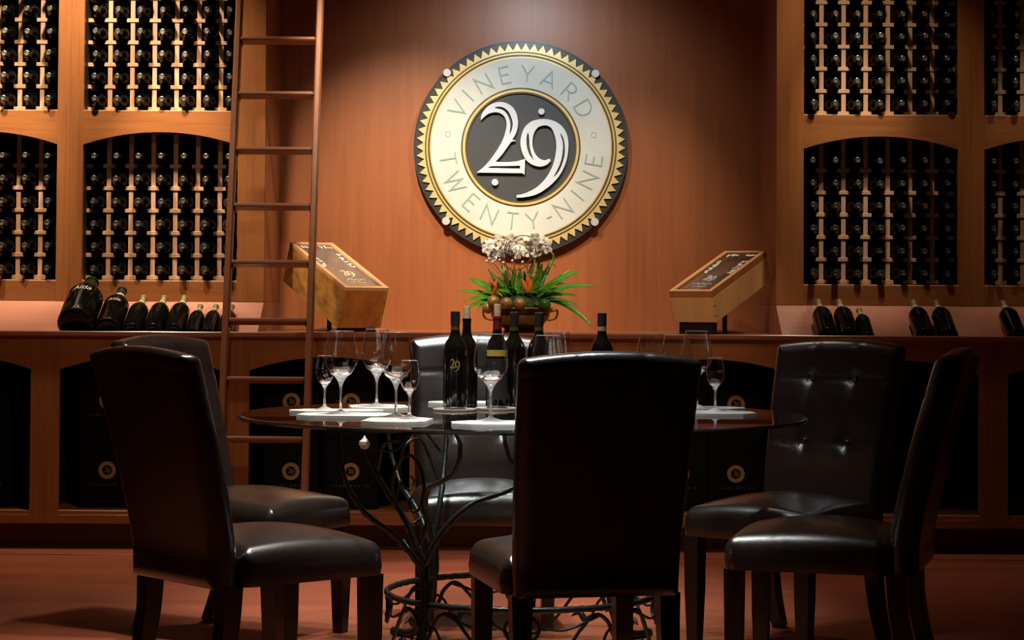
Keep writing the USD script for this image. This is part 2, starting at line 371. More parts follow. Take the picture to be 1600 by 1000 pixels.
def wine_cabinet(side, outer, label):
    """One bay: side -1 / +1 of the recess; outer: the bay farther from the sign."""
    t = thing('wine_cabinet', label, 'wine cabinet')
    o0 = 1.286 if not outer else 2.107                        # opening
    o1 = 1.988 if not outer else 2.810
    s1 = 2.0475 if not outer else 2.935                        # unit's outer edge
    s0 = 1.161 if not outer else 2.0475
    X = lambda a, b: (a, b) if side > 0 else (-b, -a)
    yf, yb, top = Y_CAB, Y_CAB + 0.40, ROOM_H - 0.004
    v, h = M['cherry_v'], M['cherry_h']
    for a, b in ((s0, o0), (o1, s1)):
        x0, x1 = X(a, b); add('stile', bx(x0, x1, yf, yf + 0.03, Z_CABBOT, top, 0.0015), v, t)
    x0, x1 = X(o0, o1)
    pts = [(x0, Z_SILL - 0.004), (x0, Z_SPRING)] + arch(x0, x1, Z_SPRING, Z_CROWN) + [(x1, Z_SPRING), (x1, Z_SILL - 0.004)]
    add('arched_rail', slab_y(Polygon(pts).buffer(0), yf + 0.0015, yf + 0.03), h, t)
    add('bottom_rail', bx(x0, x1, yf + 0.0015, yf + 0.03, Z_CABBOT, Z_LOWSILL - 0.004, 0.001), h, t)
    for z in (Z_SILL, Z_LOWSILL):
        add('shelf', bx(x0 - 0.01, x1 + 0.01, yf + 0.002, yb, z - 0.018, z, 0.001), M['rack_h'], t)
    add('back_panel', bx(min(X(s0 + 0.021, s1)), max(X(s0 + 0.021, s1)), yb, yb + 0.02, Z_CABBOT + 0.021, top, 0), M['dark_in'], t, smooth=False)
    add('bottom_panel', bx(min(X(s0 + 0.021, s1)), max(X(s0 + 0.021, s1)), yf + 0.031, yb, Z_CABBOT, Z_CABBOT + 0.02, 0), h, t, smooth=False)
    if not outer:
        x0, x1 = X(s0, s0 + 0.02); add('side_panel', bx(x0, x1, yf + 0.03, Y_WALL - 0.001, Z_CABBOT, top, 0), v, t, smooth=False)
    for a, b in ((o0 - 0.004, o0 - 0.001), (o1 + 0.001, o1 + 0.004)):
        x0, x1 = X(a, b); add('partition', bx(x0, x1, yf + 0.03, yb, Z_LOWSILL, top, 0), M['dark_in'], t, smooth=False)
    base = COL0 if not outer else 2.146
    yr = yf + 0.085
    for k in range(-1, 7):
        xp = side * (base + PITCHX * (k + 0.5))
        inside = 0 <= k <= 5
        for z0, z1, zr, rows in ((Z_LOWSILL, Z_CROWN - 0.002, RAIL_LO, 6), (Z_SILL, top, RAIL_UP, 9)):
            if inside:
                add('post', bx(xp - 0.0105, xp + 0.0105, yr, yr + 0.018, z0, min(z1, 1.87) if z0 < 1.9 else z1, 0.001), M['rack'], t)
            for r in range(rows):
                zz = zr + PITCHZ * r
                w = 0.0275
                a, b = xp - w, xp + w
                lo, hi = min(X(o0, o1)), max(X(o0, o1))
                a, b = max(a, lo), min(b, hi)
                if b - a < 0.008: continue
                add('bottle_rail', bx(a, b, yr - 0.004 if inside else yr + 0.002, yr + 0.26, zz - 0.009, zz + 0.009, 0.001), M['rack_h'], t)
    return t
wine_cabinet(-1, False, 'tall cherry wine cabinet between the ladder and the left edge, arched opening, full of bottles')
wine_cabinet(-1, True, 'cherry wine cabinet cut off by the left edge of the photo')
wine_cabinet(1, False, 'tall cherry wine cabinet right of the sign with arched lower opening')
wine_cabinet(1, True, 'cherry wine cabinet cut off by the right edge of the photo')

# bottles in the racks: lying, neck towards the room.  Local axis: +z from base to neck tip
def rack_bottle(label, loc, R, group):
    t = thing('wine_bottle', label, 'wine bottle', loc, R=R, group=group)
    add('body', lathe([(0, 0.004), (0.030, 0), (0.0365, 0.006), (0.0375, 0.02), (0.0375, 0.185), (0.034, 0.205), (0.024, 0.225), (0.0155, 0.24), (0.0138, 0.25)], 20), M['rack_bottle'], t)
    add('capsule', lathe([(0.0142, 0.245), (0.0142, 0.287), (0.0150, 0.289), (0.0150, 0.296), (0.0140, 0.2985), (0.0115, 0.3), (0.0105, 0.2996)], 16), M['foil_cap'], t)
    add('capsule_top', lathe([(0.0105, 0.2997), (0.0092, 0.3003), (0.0080, 0.2985), (0, 0.2985)], 16), M['foil_grey'], t, label='greenish grey foil top of the capsule')
    return t
ORD = ['first', 'second', 'third', 'fourth', 'fifth', 'sixth', 'seventh']
proto = None
def aim(dx, dz):
    """Columns of a frame whose z axis points towards the room (-y), tilted a little."""
    z = np.array([dx, -1.0, dz]); z /= np.linalg.norm(z)
    x = np.cross([0, 0, 1.0], z); x /= np.linalg.norm(x); y = np.cross(z, x)
    return np.stack([x, y, z], 1)
for side, outer, cols, where_u, where_l in ((-1, False, 7, 'upper rack beside ladder', 'arched rack beside ladder'), (-1, True, 5, 'upper rack at left edge', 'arched rack at left edge'),
                                            (1, False, 7, 'upper rack near sign', 'arched rack near sign'), (1, True, 4, 'upper rack at right edge', 'arched rack at right edge')):
    base = COL0 if not outer else 2.146
    if side > 0:
        where_u, where_l = where_u.replace('near sign', 'right of sign'), where_l.replace('near sign', 'right of sign')
    for zr, rows, where in ((RAIL_LO, 6, where_l), (RAIL_UP, 6, where_u)):
        for r in range(rows):
            for c in range(cols):
                x = side * (base + PITCHX * c) + rng.uniform(-0.0012, 0.0012)
                z = zr + PITCHZ * r + 0.0108 + 0.0294
                ln = 0.30
                y_tip = Y_CAB - 0.020 + rng.uniform(-0.012, 0.012)
                R = aim(rng.uniform(-0.004, 0.004), rng.uniform(-0.010, 0.004))
                Rz = rng.uniform(0, 6.28)
                R = R @ np.array([[math.cos(Rz), -math.sin(Rz), 0], [math.sin(Rz), math.cos(Rz), 0], [0, 0, 1]])
                left = (cols - 1 - c) if side < 0 else c
                lab = f'wine bottle in {where}, {ORD[c] if outer and side < 0 else ORD[left]} column from {"right" if outer and side < 0 else "left"}, {ORD[r]} row from bottom'
                loc = (x, y_tip + ln, z)
                if proto is None: proto = rack_bottle(lab, loc, R, 'wine bottles lying in the wall racks')
                else: dup(proto, lab, loc, R=R)

# ------------------------------------------------------------------ base cabinets, worktop, display ledges
Z_B0, Z_BS, Z_BC = 0.172, 0.785, 0.845
for i, c in enumerate((-2.4808, -1.6538, -0.8269, 0.0, 0.8269, 1.6538, 2.4808)):
    lab = ['cherry base cabinet with arched opening at the far left edge', 'arched cherry base cabinet behind the near left chair',
           'arched cherry base cabinet behind the foot of the ladder', 'arched cherry base cabinet under the middle of the counter, behind the far chair',
           'arched cherry base cabinet behind the glasses on the right', 'arched cherry base cabinet behind the two right-hand chairs', 'dark cherry base cabinet at the right edge'][i]
    t = thing('base_cabinet', lab, 'cabinet')
    x0, x1, o0, o1 = (c - 0.4134 if i > 0 else -ROOM_X + 0.001), (c + 0.4134 if i < 6 else ROOM_X - 0.001), c - 0.3505, c + 0.3505
    zt = Z_TOP - 0.022
    for a, b in ((x0, o0), (o1, x1)):
        add('stile', bx(a, b, Y_LOW, Y_LOW + 0.025, 0.116, zt, 0.001), M['cherry_v'], t)
    pts = [(o0, zt), (o0, Z_BS)] + arch(o0, o1, Z_BS, Z_BC) + [(o1, Z_BS), (o1, zt)]
    add('arched_rail', slab_y(Polygon(pts).buffer(0), Y_LOW + 0.0008, Y_LOW + 0.025), M['cherry_h'], t)
    add('bottom_rail', bx(o0, o1, Y_LOW + 0.0008, Y_LOW + 0.025, 0.116, Z_B0 - 0.018, 0.001), M['cherry_h'], t)
    add('shelf', bx(x0, x1, Y_LOW + 0.002, Y_LOW + 0.55, Z_B0 - 0.018, Z_B0, 0.001), M['cherry_h'], t)
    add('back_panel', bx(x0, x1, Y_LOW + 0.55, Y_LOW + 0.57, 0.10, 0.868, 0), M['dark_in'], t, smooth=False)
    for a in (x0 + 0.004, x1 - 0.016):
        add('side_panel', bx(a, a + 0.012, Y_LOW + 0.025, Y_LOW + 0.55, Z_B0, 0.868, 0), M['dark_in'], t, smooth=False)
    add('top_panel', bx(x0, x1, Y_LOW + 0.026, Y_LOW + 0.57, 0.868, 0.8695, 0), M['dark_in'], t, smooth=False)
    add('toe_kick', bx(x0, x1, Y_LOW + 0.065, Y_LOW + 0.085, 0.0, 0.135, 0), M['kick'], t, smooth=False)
Y_TR, Z_TR = 9.528, 0.885                                    # lower front edge of the sloping ledges, behind the worktop's lip
shape = sbox(-ROOM_X, Y_TOP, ROOM_X, Y_WALL)
for s in (-1, 1):
    shape = shape.difference(sbox(min(s * 1.161, s * (ROOM_X + 1)), Y_TR, max(s * 1.161, s * (ROOM_X + 1)), Y_WALL + 1))
m = extr(shape, 0.020); m.apply_translation([0, 0, Z_TOP - 0.020])
t = thing('counter', 'long reddish wooden counter running under the racks and the sign', 'counter')
add('worktop', m, M['worktop'], t, smooth=False)
add('front_edge', bx(-ROOM_X, ROOM_X, Y_TOP - 0.008, Y_TOP, Z_TOP - 0.022, Z_TOP + 0.0005, 0.004), M['worktop'], t, label='rounded glossy nosing along the front of the counter')
LEDGE_T = math.atan2(Z_CABBOT - Z_TR, Y_CAB - Y_TR)
for s in (-1, 1):
    pts = [(Y_TR + 0.0005, Z_TR), (Y_CAB + 0.002, Z_CABBOT - 0.001), (Y_WALL - 0.001, Z_CABBOT - 0.001), (Y_WALL - 0.001, Z_TR - 0.015), (Y_TR + 0.0005, Z_TR - 0.015)]
    m = extr(Polygon(pts), ROOM_X - 0.02 - 1.1615)               # profile in (y, z)
    v = m.vertices.copy()
    m.vertices = np.stack([1.1615 + v[:, 2], v[:, 0], v[:, 1]], 1)
    if s < 0: m.vertices[:, 0] *= -1; m.invert()
    add('display_ledge', m, M['ledge'], smooth=False, label=('pale sloping wooden ledge on the counter left of the sign' if s < 0 else 'pale sloping wooden ledge on the counter right of the sign'), cat='ledge')

# ------------------------------------------------------------------ ladder
def ly(z): return 9.60 - (2.45 - z) * 0.24
t = thing('library_ladder', 'brown wooden library ladder leaning against the left wine cabinet', 'ladder')
LX0, LX1 = -1.247, -0.890
tilt = math.atan(0.24)
def lean(m, z0):
    """Tip a mesh built upright at the origin by the ladder's lean and set it on the ladder's line at z0."""
    v = m.vertices.copy(); c, s = math.cos(tilt), math.sin(tilt)
    m.vertices = np.stack([v[:, 0], ly(z0) + v[:, 1] * c + v[:, 2] * s, z0 - v[:, 1] * s + v[:, 2] * c], 1); return m
for x in (LX0, LX1):
    L = 3.02 / math.cos(tilt)
    add('rail', lean(bx(x - 0.0145, x + 0.0145, -0.030, 0.030, 0, L, 0.006), 0.009), M['ladder'], t)
for k in range(-3, 8):
    z = 1.003 + 0.2466 * k
    add('rung', lean(bx(LX0 + 0.0148, LX1 - 0.0148, -0.030, 0.040, -0.009, 0.009, 0.005), z), M['ladder_h'], t)
    for x in (LX0 + 0.017, LX1 - 0.017):
        add('rung_bracket', lean(bx(x - 0.002, x + 0.002, -0.012, 0.028, -0.022, -0.009, 0.001), z), M['stand'], t)

# ------------------------------------------------------------------ black cartons in the base cabinets
def P5(*pts): return [((x - 573.0) / 5, (505.0 - y) / 5) for x, y in pts]      # drawing units of the numerals, y up, centre of the disc at 0
def closed(pts, n=120): return Polygon(spline(pts, n, closed=True)).buffer(0)
def path_poly(*segs):
    """Polygon from segments: each a list of points, smoothed inside the segment, sharp where segments meet."""
    out = []
    for s in segs:
        q = spline(s, 10 * len(s)) if len(s) > 2 else np.array(s, float)
        out += [tuple(p) for p in q]
    return Polygon(out).buffer(0)
TWO = path_poly(P5((258, 298), (262, 258), (285, 215), (320, 180), (370, 157), (420, 152), (470, 165), (515, 200), (542, 255), (550, 320), (540, 380), (520, 425), (506, 448)),
                P5((530, 450), (530, 457)), P5((498, 463), (470, 502), (430, 560), (375, 620)), P5((375, 620), (450, 622), (540, 615), (608, 595)), P5((603, 720), (585, 708)), P5((228, 706), (300, 645), (380, 540), (430, 450), (455, 370), (460, 320), (448, 275), (420, 245), (380, 232), (330, 240), (290, 265), (258, 298)))
TWO = TWO.difference(closed(P5((365, 196), (400, 188), (440, 198), (478, 232), (503, 290), (507, 345), (485, 405), (490, 345), (485, 295), (462, 245), (428, 212)))).difference(Polygon(P5((312, 668), (340, 655), (568, 650), (568, 672))))
NINE = path_poly(P5((570, 490), (570, 450), (580, 400), (605, 345), (650, 305), (700, 288), (760, 283), (830, 297), (890, 335), (930, 395), (945, 470), (940, 560), (920, 640), (880, 720), (820, 790), (750, 845), (680, 880), (600, 897), (542, 900)), P5((542, 900), (542, 880)),
                 P5((542, 880), (600, 868), (680, 830), (740, 780), (790, 715), (825, 640), (845, 560), (850, 480), (840, 420), (815, 360), (780, 335), (740, 335), (705, 350), (680, 385), (666, 430), (665, 490), (680, 545), (705, 580), (735, 600), (765, 605), (795, 592)), P5((795, 592), (808, 607)),
                 P5((808, 607), (785, 635), (750, 652), (710, 655), (660, 640), (615, 605), (585, 550), (570, 490)))
NINE = NINE.difference(closed(P5((628, 388), (617, 440), (620, 500), (640, 560), (674, 602), (655, 555), (642, 500), (638, 440)))).difference(closed(P5((880, 395), (900, 460), (900, 540), (885, 620), (855, 690), (828, 740), (872, 690), (905, 610), (918, 540), (912, 460), (898, 418))))
DOT_A, DOT_B = Point(*P5((732, 224))[0]).buffer(5.0), Point(*P5((372, 780))[0]).buffer(5.2)
SMALL29 = shapely.union_all([TWO, NINE, DOT_A, DOT_B]).simplify(0.35)

def carton(label, x, z0, y=9.625, wide=0.242, tall=0.303, text=True):
    t = thing('wine_carton', label, 'carton', (x, y, z0), group='black wine cartons under the counter')
    add('box', bx(-wide / 2, wide / 2, 0, 0.33, 0, tall, 0.004), M['carton'], t)
    add('flap', bx(-wide / 2 + 0.001, wide / 2 - 0.001, 0.001, 0.166, tall, tall + 0.003, 0.001), M['carton'], t)
    e = add('emblem', upright(extr(Point(0, 0).buffer(0.0385, 24).difference(Point(0, 0).buffer(0.0215, 24)), 0.0008), 0.0), M['carton_gold'], t, smooth=False, label='round gold emblem')
    m = e.GetStage().GetPrimAtPath(e.GetPath()); UsdGeom.Xformable(m).AddTranslateOp().Set((0, 0, 0.166))
    n = add('numeral', upright(extr(affinity.scale(SMALL29, 0.000190, 0.000190, origin=(0, 0)), 0.0008), 0.0), M['carton_gold'], t, smooth=False, label='small gold 29 inside the emblem')
    UsdGeom.Xformable(n).AddTranslateOp().Set((0, 0, 0.166))
    if text:
        parts, xx = [], 0.0
        for ch in 'VINEYARD 29':
            if ch != ' ':
                g = meshkit.text_mesh(ch, 0.0105, 0.0006); w = np.ptp(g.vertices[:, 0]); g.apply_translation([xx - g.vertices[:, 0].min(), 0, 0]); parts.append(g); xx += w + 0.0085
            else: xx += 0.009
        g = cat(parts); g.apply_translation([-(xx - 0.0085) / 2, 0, 0])
        p = add('lettering', upright(g, 0.0), M['print_grey'], t, smooth=False, label='spaced grey lettering VINEYARD 29')
        UsdGeom.Xformable(p).AddTranslateOp().Set((0, 0, 0.098))
    return t
CARTONS = [(-1.006, 0, 'lower left black wine carton in the cabinet behind the ladder'), (-0.742, 0, 'lower right black wine carton in the cabinet behind the ladder, behind the table base'),
           (-1.006, 1, 'upper left black wine carton seen between the ladder rails'), (-0.742, 1, 'upper right black wine carton in the ladder cabinet, behind the left wine glasses'),
           (-1.816, 0, 'lower black wine carton left of the near left chair'), (-1.816, 1, 'upper black wine carton half hidden by the near left chair back'),
           (-2.362, 0, 'lower black wine carton at the left edge of the photo'), (-2.362, 1, 'upper black wine carton at the left edge of the photo'),
           (0.957, 0, 'lower black wine carton in the cabinet right of the near chair'), (0.957, 1, 'upper black wine carton with gold emblem behind the right-hand glasses'),
           (0.714, 0, 'lower black wine carton with emblem cut by the near chair back'), (0.714, 1, 'upper black wine carton behind the right-hand wine glasses and near chair back'),
           (1.550, 0, 'lower black wine carton between the two right-hand chairs'), (1.550, 1, 'upper black wine carton between the two right-hand chair tops')]
for x, k, lab in CARTONS:
    carton(lab, x, Z_B0 + 0.0005 + 0.3065 * k)

# ------------------------------------------------------------------ round sign on the recess wall
SZ, SU = 1.832, 0.516 / 168.0                                # centre height; metres per drawing pixel
YS = Y_WALL - 0.030                                          # back of the disc: it stands off the wall
t = thing('round_sign', 'large round VINEYARD TWENTY-NINE sign with gold zigzag rim on the wood wall', 'sign', (0, YS, SZ))
def ring(r1, r0, n=144): return Point(0, 0).buffer(r1 * SU, n // 4).difference(Point(0, 0).buffer(r0 * SU, n // 4))
def disc_part(name, poly, y0, y1, m, **kw): return add(name, slab_y(poly, y0, y1), M[m], t, **kw)
disc_part('backing_disc', Point(0, 0).buffer(168 * SU, 48), -0.014, 0.0, 'sign_dark', label='dark grey round backing')
disc_part('backing_edge', ring(168, 166), -0.017, -0.014, 'sign_dark')
nt = 74
zig = Polygon([((163.5 if k % 2 == 0 else 152.5) * SU * math.cos(PI * k / nt), (163.5 if k % 2 == 0 else 152.5) * SU * math.sin(PI * k / nt)) for k in range(2 * nt)])
disc_part('zigzag_ring', zig.difference(Point(0, 0).buffer(150.3 * SU, 36)), -0.022, -0.014, 'sign_gold', label='gold saw-tooth ring')
disc_part('edge_line', ring(150.3, 147.9), -0.0205, -0.014, 'sign_line')
disc_part('gold_ring', ring(147.9, 145.6), -0.024, -0.014, 'sign_gold')
disc_part('edge_line', ring(145.6, 142.5), -0.0205, -0.014, 'sign_line')
disc_part('gold_ring', ring(142.5, 140.6), -0.024, -0.014, 'sign_gold')
disc_part('cream_ring', ring(140.6, 93.6), -0.023, -0.014, 'sign_cream', label='cream ring that carries the lettering')
disc_part('edge_line', ring(93.6, 91.0), -0.0225, -0.014, 'sign_line')
disc_part('gold_ring', ring(91.0, 87.2), -0.027, -0.014, 'sign_gold')
disc_part('edge_line', ring(87.2, 84.6), -0.024, -0.014, 'sign_line')
disc_part('centre_disc', Point(0, 0).buffer(84.6 * SU, 36), -0.0155, -0.014, 'sign_disc', label='dark grey centre disc')
def beveled(poly, y0, y1, d):
    """Slab with a small chamfer towards the room."""
    inner = poly.buffer(-d)
    return cat([slab_y(poly, y0 + d, y1), slab_y(inner, y0, y0 + d)])
for nm, g, lab in (('numeral', TWO, 'silver numeral 2 with an inline'), ('numeral', NINE, 'silver numeral 9 with an inline'), ('numeral_dot', DOT_A, None), ('numeral_dot', DOT_B, None)):
    g = affinity.scale(g, SU, SU, origin=(0, 0))
    disc_part(nm, g.simplify(0.0004), -0.036, -0.024, 'sign_silver', label=lab)
    for q in getattr(g.buffer(-0.006), 'geoms', [g.buffer(-0.006)]):
        if q.area > 2e-4: disc_part('mounting_pin', Point(q.representative_point()).buffer(0.003, 3), -0.024, -0.0155, 'steel')
def stroke(lines, w): return shapely.union_all([LineString(l).buffer(w, cap_style='flat', join_style='mitre') for l in lines])
GLYPH = {
    'V': ([[(0, 1), (0.42, 0), (0.84, 1)]], 0.84), 'I': ([[(0, 0), (0, 1)]], 0.0), 'N': ([[(0, 0), (0, 1), (0.80, 0), (0.80, 1)]], 0.80),
    'E': ([[(0.58, 1), (0, 1), (0, 0), (0.58, 0)], [(0, 0.52), (0.50, 0.52)]], 0.58), 'Y': ([[(0, 1), (0.38, 0.46), (0.76, 1)], [(0.38, 0.46), (0.38, 0)]], 0.76),
    'A': ([[(0, 0), (0.42, 1), (0.84, 0)], [(0.13, 0.30), (0.71, 0.30)]], 0.84), 'T': ([[(0.36, 0), (0.36, 1)], [(0, 1), (0.72, 1)]], 0.72),
    'W': ([[(0, 1), (0.28, 0), (0.56, 0.92), (0.84, 0), (1.12, 1)]], 1.12), '-': ([[(0, 0.42), (0.34, 0.42)]], 0.34),
    'R': ([[(0, 0), (0, 1)] + [(0.30 + 0.26 * math.sin(a), 0.74 + 0.26 * math.cos(a)) for a in np.linspace(0, PI, 9)] + [(0, 0.48)], [(0.26, 0.48), (0.62, 0)]], 0.60),
    'D': ([[(0, 0), (0, 1)] + [(0.28 + 0.50 * math.sin(a), 0.5 + 0.5 * math.cos(a)) for a in np.linspace(0, PI, 13)] + [(0, 0)]], 0.78),
}
def letter_at(ch, ang, top, H=25.5, r_mid=116.0):
    lines, w = GLYPH[ch]
    g = stroke([[((x - w / 2) * H * SU, (y - 0.5) * H * SU) for x, y in l] for l in lines], 1.15 * SU)
    a = math.radians(ang)
    g = affinity.rotate(g, (ang - 90) if top else (ang + 90), origin=(0, 0))
    g = affinity.translate(g, r_mid * SU * math.cos(a), r_mid * SU * math.sin(a))
    disc_part('letter', g.simplify(0.0002), -0.0255, -0.023, 'sign_letter', label=f'thin green letter {ch}' if ch != '-' else 'thin green hyphen', smooth=False)
for ch, a in zip('VINEYARD', (148.6, 135.7, 120.5, 102.5, 85.2, 68.0, 49.3, 32.0)): letter_at(ch, a, True)
for ch, a in zip('TWENTY-NINE', (189.5, 208.4, 228.4, 245.2, 263.5, 279.6, 292.4, 304.9, 320.1, 334.3, 350.6)): letter_at(ch, a, False)
for a in (170.0, 10.0):
    disc_part('small_circle', affinity.translate(Point(0, 0).buffer(4.6 * SU, 6).difference(Point(0, 0).buffer(3.6 * SU, 6)), 116 * SU * math.cos(math.radians(a)), 116 * SU * math.sin(math.radians(a))), -0.0242, -0.023, 'sign_letter')
for a in (45, 135, 225, 315):
    c, s = 164.5 * SU * math.cos(math.radians(a)), 164.5 * SU * math.sin(math.radians(a))
    p = lathe([(0, -0.030), (0.0095, -0.030), (0.0095, 0.014), (0.019, 0.014), (0.019, 0.030), (0.0175, 0.033), (0, 0.033)], 24)
    p = lathe([(0.0095, -0.0295), (0.0095, 0.016), (0.0195, 0.016), (0.0195, 0.031), (0.018, 0.0335), (0, 0.0335)], 24)
    v = p.vertices; p.vertices = np.stack([v[:, 0] + c, -v[:, 2], v[:, 1] + s], 1)
    add('standoff', p, M['steel'], t, label='round steel standoff bolt')

# ------------------------------------------------------------------ tilted wooden boxes with glass lids, on stands
def display_box(label, corner, yaw, tau, L, W, H, body_m, end_m, frame_m, lid_h, kind):
    """corner: middle of the lower lid edge. yaw: turn of the width direction; the box climbs away from the room by tau."""
    c, s = math.cos(yaw), math.sin(yaw)
    w = np.array([c, s, 0]); ah = np.array([-s, c, 0])
    a = ah * math.cos(tau) + np.array([0, 0, math.sin(tau)]); n = np.cross(w, a)
    R = np.stack([w, a, n], 1)
    t = thing('display_box', label, 'wooden box', corner, R=R)
    th = 0.014
    add('side_panel', bx(-W / 2, -W / 2 + th, 0, L, -H, -lid_h - 0.001, 0.002), M[body_m], t)
    add('side_panel', bx(W / 2 - th, W / 2, 0, L, -H, -lid_h - 0.001, 0.002), M[body_m], t)
    add('end_panel', bx(-W / 2 + th, W / 2 - th, 0, th, -H, -lid_h - 0.001, 0.001), M[end_m], t)
    add('end_panel', bx(-W / 2 + th, W / 2 - th, L - th, L, -H, -lid_h - 0.001, 0.001), M[end_m], t)
    add('floor_panel', bx(-W / 2 + th, W / 2 - th, th, L - th, -H, -H + 0.012, 0), M['velvet'], t, smooth=False)
    fr = sbox(-W / 2, 0, W / 2, L).difference(sbox(-W / 2 + 0.021, 0.021, W / 2 - 0.021, L - 0.021))
    m = extr(fr, lid_h - 0.0); m.apply_translation([0, 0, -lid_h])
    lid = add('lid_frame', m, M[frame_m if kind == 'burl' else 'maple_dark'], t, smooth=False, label='framed lid of the box')
    top = extr(sbox(-W / 2, 0, W / 2, L).difference(sbox(-W / 2 + 0.019, 0.019, W / 2 - 0.019, L - 0.019)), 0.003)
    add('lid_moulding', top, M[frame_m], t, smooth=False)
    add('glass_pane', bx(-W / 2 + 0.021, W / 2 - 0.021, 0.021, L - 0.021, -0.007, -0.004, 0), M['lid_glass'], t, smooth=False)
    # frosted print on the pane: leaf sprays at the far end, 29 and a flourish near the low end
    pr = []
    r2 = random.Random(int(abs(corner[0]) * 1000))
    for sx in (-1, 1):
        for k in range(9):
            f = k / 8
            px, py = sx * (W / 2 - 0.036 - 0.010 * r2.random()), L - 0.05 - f * L * 0.42
            if k < 3: px = sx * (W / 2 - 0.04 - 0.02 * (2 - k)); py = L - 0.04 - 0.012 * r2.random()
            for q in range(3):
                an = r2.uniform(0, 6.28)
                pr.append(affinity.translate(affinity.rotate(affinity.scale(Point(0, 0).buffer(0.0075 if kind == 'burl' else 0.0105, 3), 1.0, 0.6), math.degrees(an)), px + 0.008 * math.cos(an), py + 0.008 * math.sin(an)))
    g = shapely.union_all(pr)
    m = extr(g, 0.0006); m.apply_translation([0, 0, -0.0039]); add('etched_leaves', m, M['etch'], t, smooth=False, label='frosted leaf border on the glass')
    g = affinity.scale(SMALL29, 0.00042, 0.00052, origin=(0, 0)); g = affinity.translate(g, 0, 0.19)
    fl = shapely.union_all([LineString(spline([(-0.045, 0.110), (-0.025, 0.122), (-0.012, 0.104), (0.004, 0.118), (0.018, 0.106), (0.035, 0.118), (0.05, 0.110)], 30)).buffer(0.002), LineString(spline([(-0.03, 0.078), (-0.01, 0.086), (0.01, 0.074), (0.035, 0.082)], 20)).buffer(0.0016)])
    m = extr(shapely.union_all([g, fl]), 0.0006); m.apply_translation([0, 0, -0.0039]); add('etched_numeral', m, M['print_cream'] if kind == 'burl' else M['etch'], t, smooth=False, label='etched 29 with a flourish on the glass')
    if kind != 'burl':
        for sx in (-1, 1):
            for z in (-H + 0.03, -H + 0.075):
                add('joint_key', bx(sx * W / 2 - 0.006 if sx > 0 else sx * W / 2 - 0.0006, sx * W / 2 + 0.0006 if sx > 0 else sx * W / 2 + 0.006, -0.0006, 0.02, z, z + 0.004, 0), M['maple_dark'], t, smooth=False)
    # a big bottle lying inside
    bt = thing('display_bottle', 'dark wine bottle lying inside the tilted %s box' % ('left burl wood' if kind == 'burl' else 'right pale maple'), 'wine bottle',
               np.array(corner) + a * 0.04 + n * (-H + 0.014 + 0.052), R=np.stack([w, n, a], 1) @ np.diag([-1, 1, 1]) if False else np.stack([-w, n, a], 1))
    k = (L - 0.09) / 0.46
    add('body', lathe([(0, 0), (0.048, 0), (0.052, 0.006), (0.052, 0.27 * k), (0.044, 0.31 * k), (0.022, 0.35 * k), (0.0165, 0.37 * k), (0.0165, 0.40 * k)], 24), M['bottle'], bt)
    add('capsule', lathe([(0.0175, 0.385 * k), (0.0175, 0.455 * k), (0.015, 0.46 * k), (0, 0.46 * k)], 20), M['capsule'], bt)
    # its stand
    st = thing('display_stand', 'dark metal easel stand carrying the tilted %s box' % ('left burl wood' if kind == 'burl' else 'right pale maple'), 'stand', (0, 0, 0))
    base = np.array(corner) + a * (L * 0.52) - n * (H + 0.003)
    b0 = np.array([base[0], base[1], Z_TOP])
    d = lathe([(0, 0), (0.085, 0), (0.085, 0.004), (0.06, 0.010), (0.02, 0.015), (0.0, 0.016)], 28); d.apply_translation(b0); add('base', d, M['stand'], st)
    add('post', tube([b0 + [0, 0, 0.012], base - n * 0.006], 0.011, 12), M['stand'], st)
    pl = bx(-0.07, 0.07, -0.12, 0.12, -0.006, 0.0, 0.001); pl.vertices = pl.vertices @ R.T + base; add('support_plate', pl, M['stand'], st)
    low = np.array(corner) - n * H
    foot = bx(-W / 2 + 0.02, W / 2 - 0.02, -0.004, 0.03, -0.0, max(low[2] - Z_TOP, 0.006) , 0.002)
    foot.vertices = foot.vertices @ np.stack([w, ah, [0, 0, 1.0]], 1).T + np.array([low[0], low[1], Z_TOP]) + ah * 0.012 * 1.0
    add('front_foot', foot, M['stand'], st)
    return t
def at(px, py, Y):
    """The point of the plane y = Y that the photo shows at (px, py): used to read positions off the photo."""
    d = fw + rt * (px - PX0) / F_PX - up * (py - PY0) / F_PX
    return np.array([0, 0, EYE]) + d * (Y / d[1])
display_box('tilted burl-wood box with glass lid on the counter left of the flowers', at(574, 450.5, 9.62), math.radians(34), math.radians(22), 0.56, 0.222, 0.19, 'burl', 'burl_end', 'box_frame', 0.012, 'burl')
display_box('tilted pale maple box with etched glass lid on the counter right of the flowers', at(1078, 455.5, 9.62), math.radians(-34), math.radians(20), 0.55, 0.215, 0.145, 'maple', 'maple', 'box_frame', 0.028, 'maple')

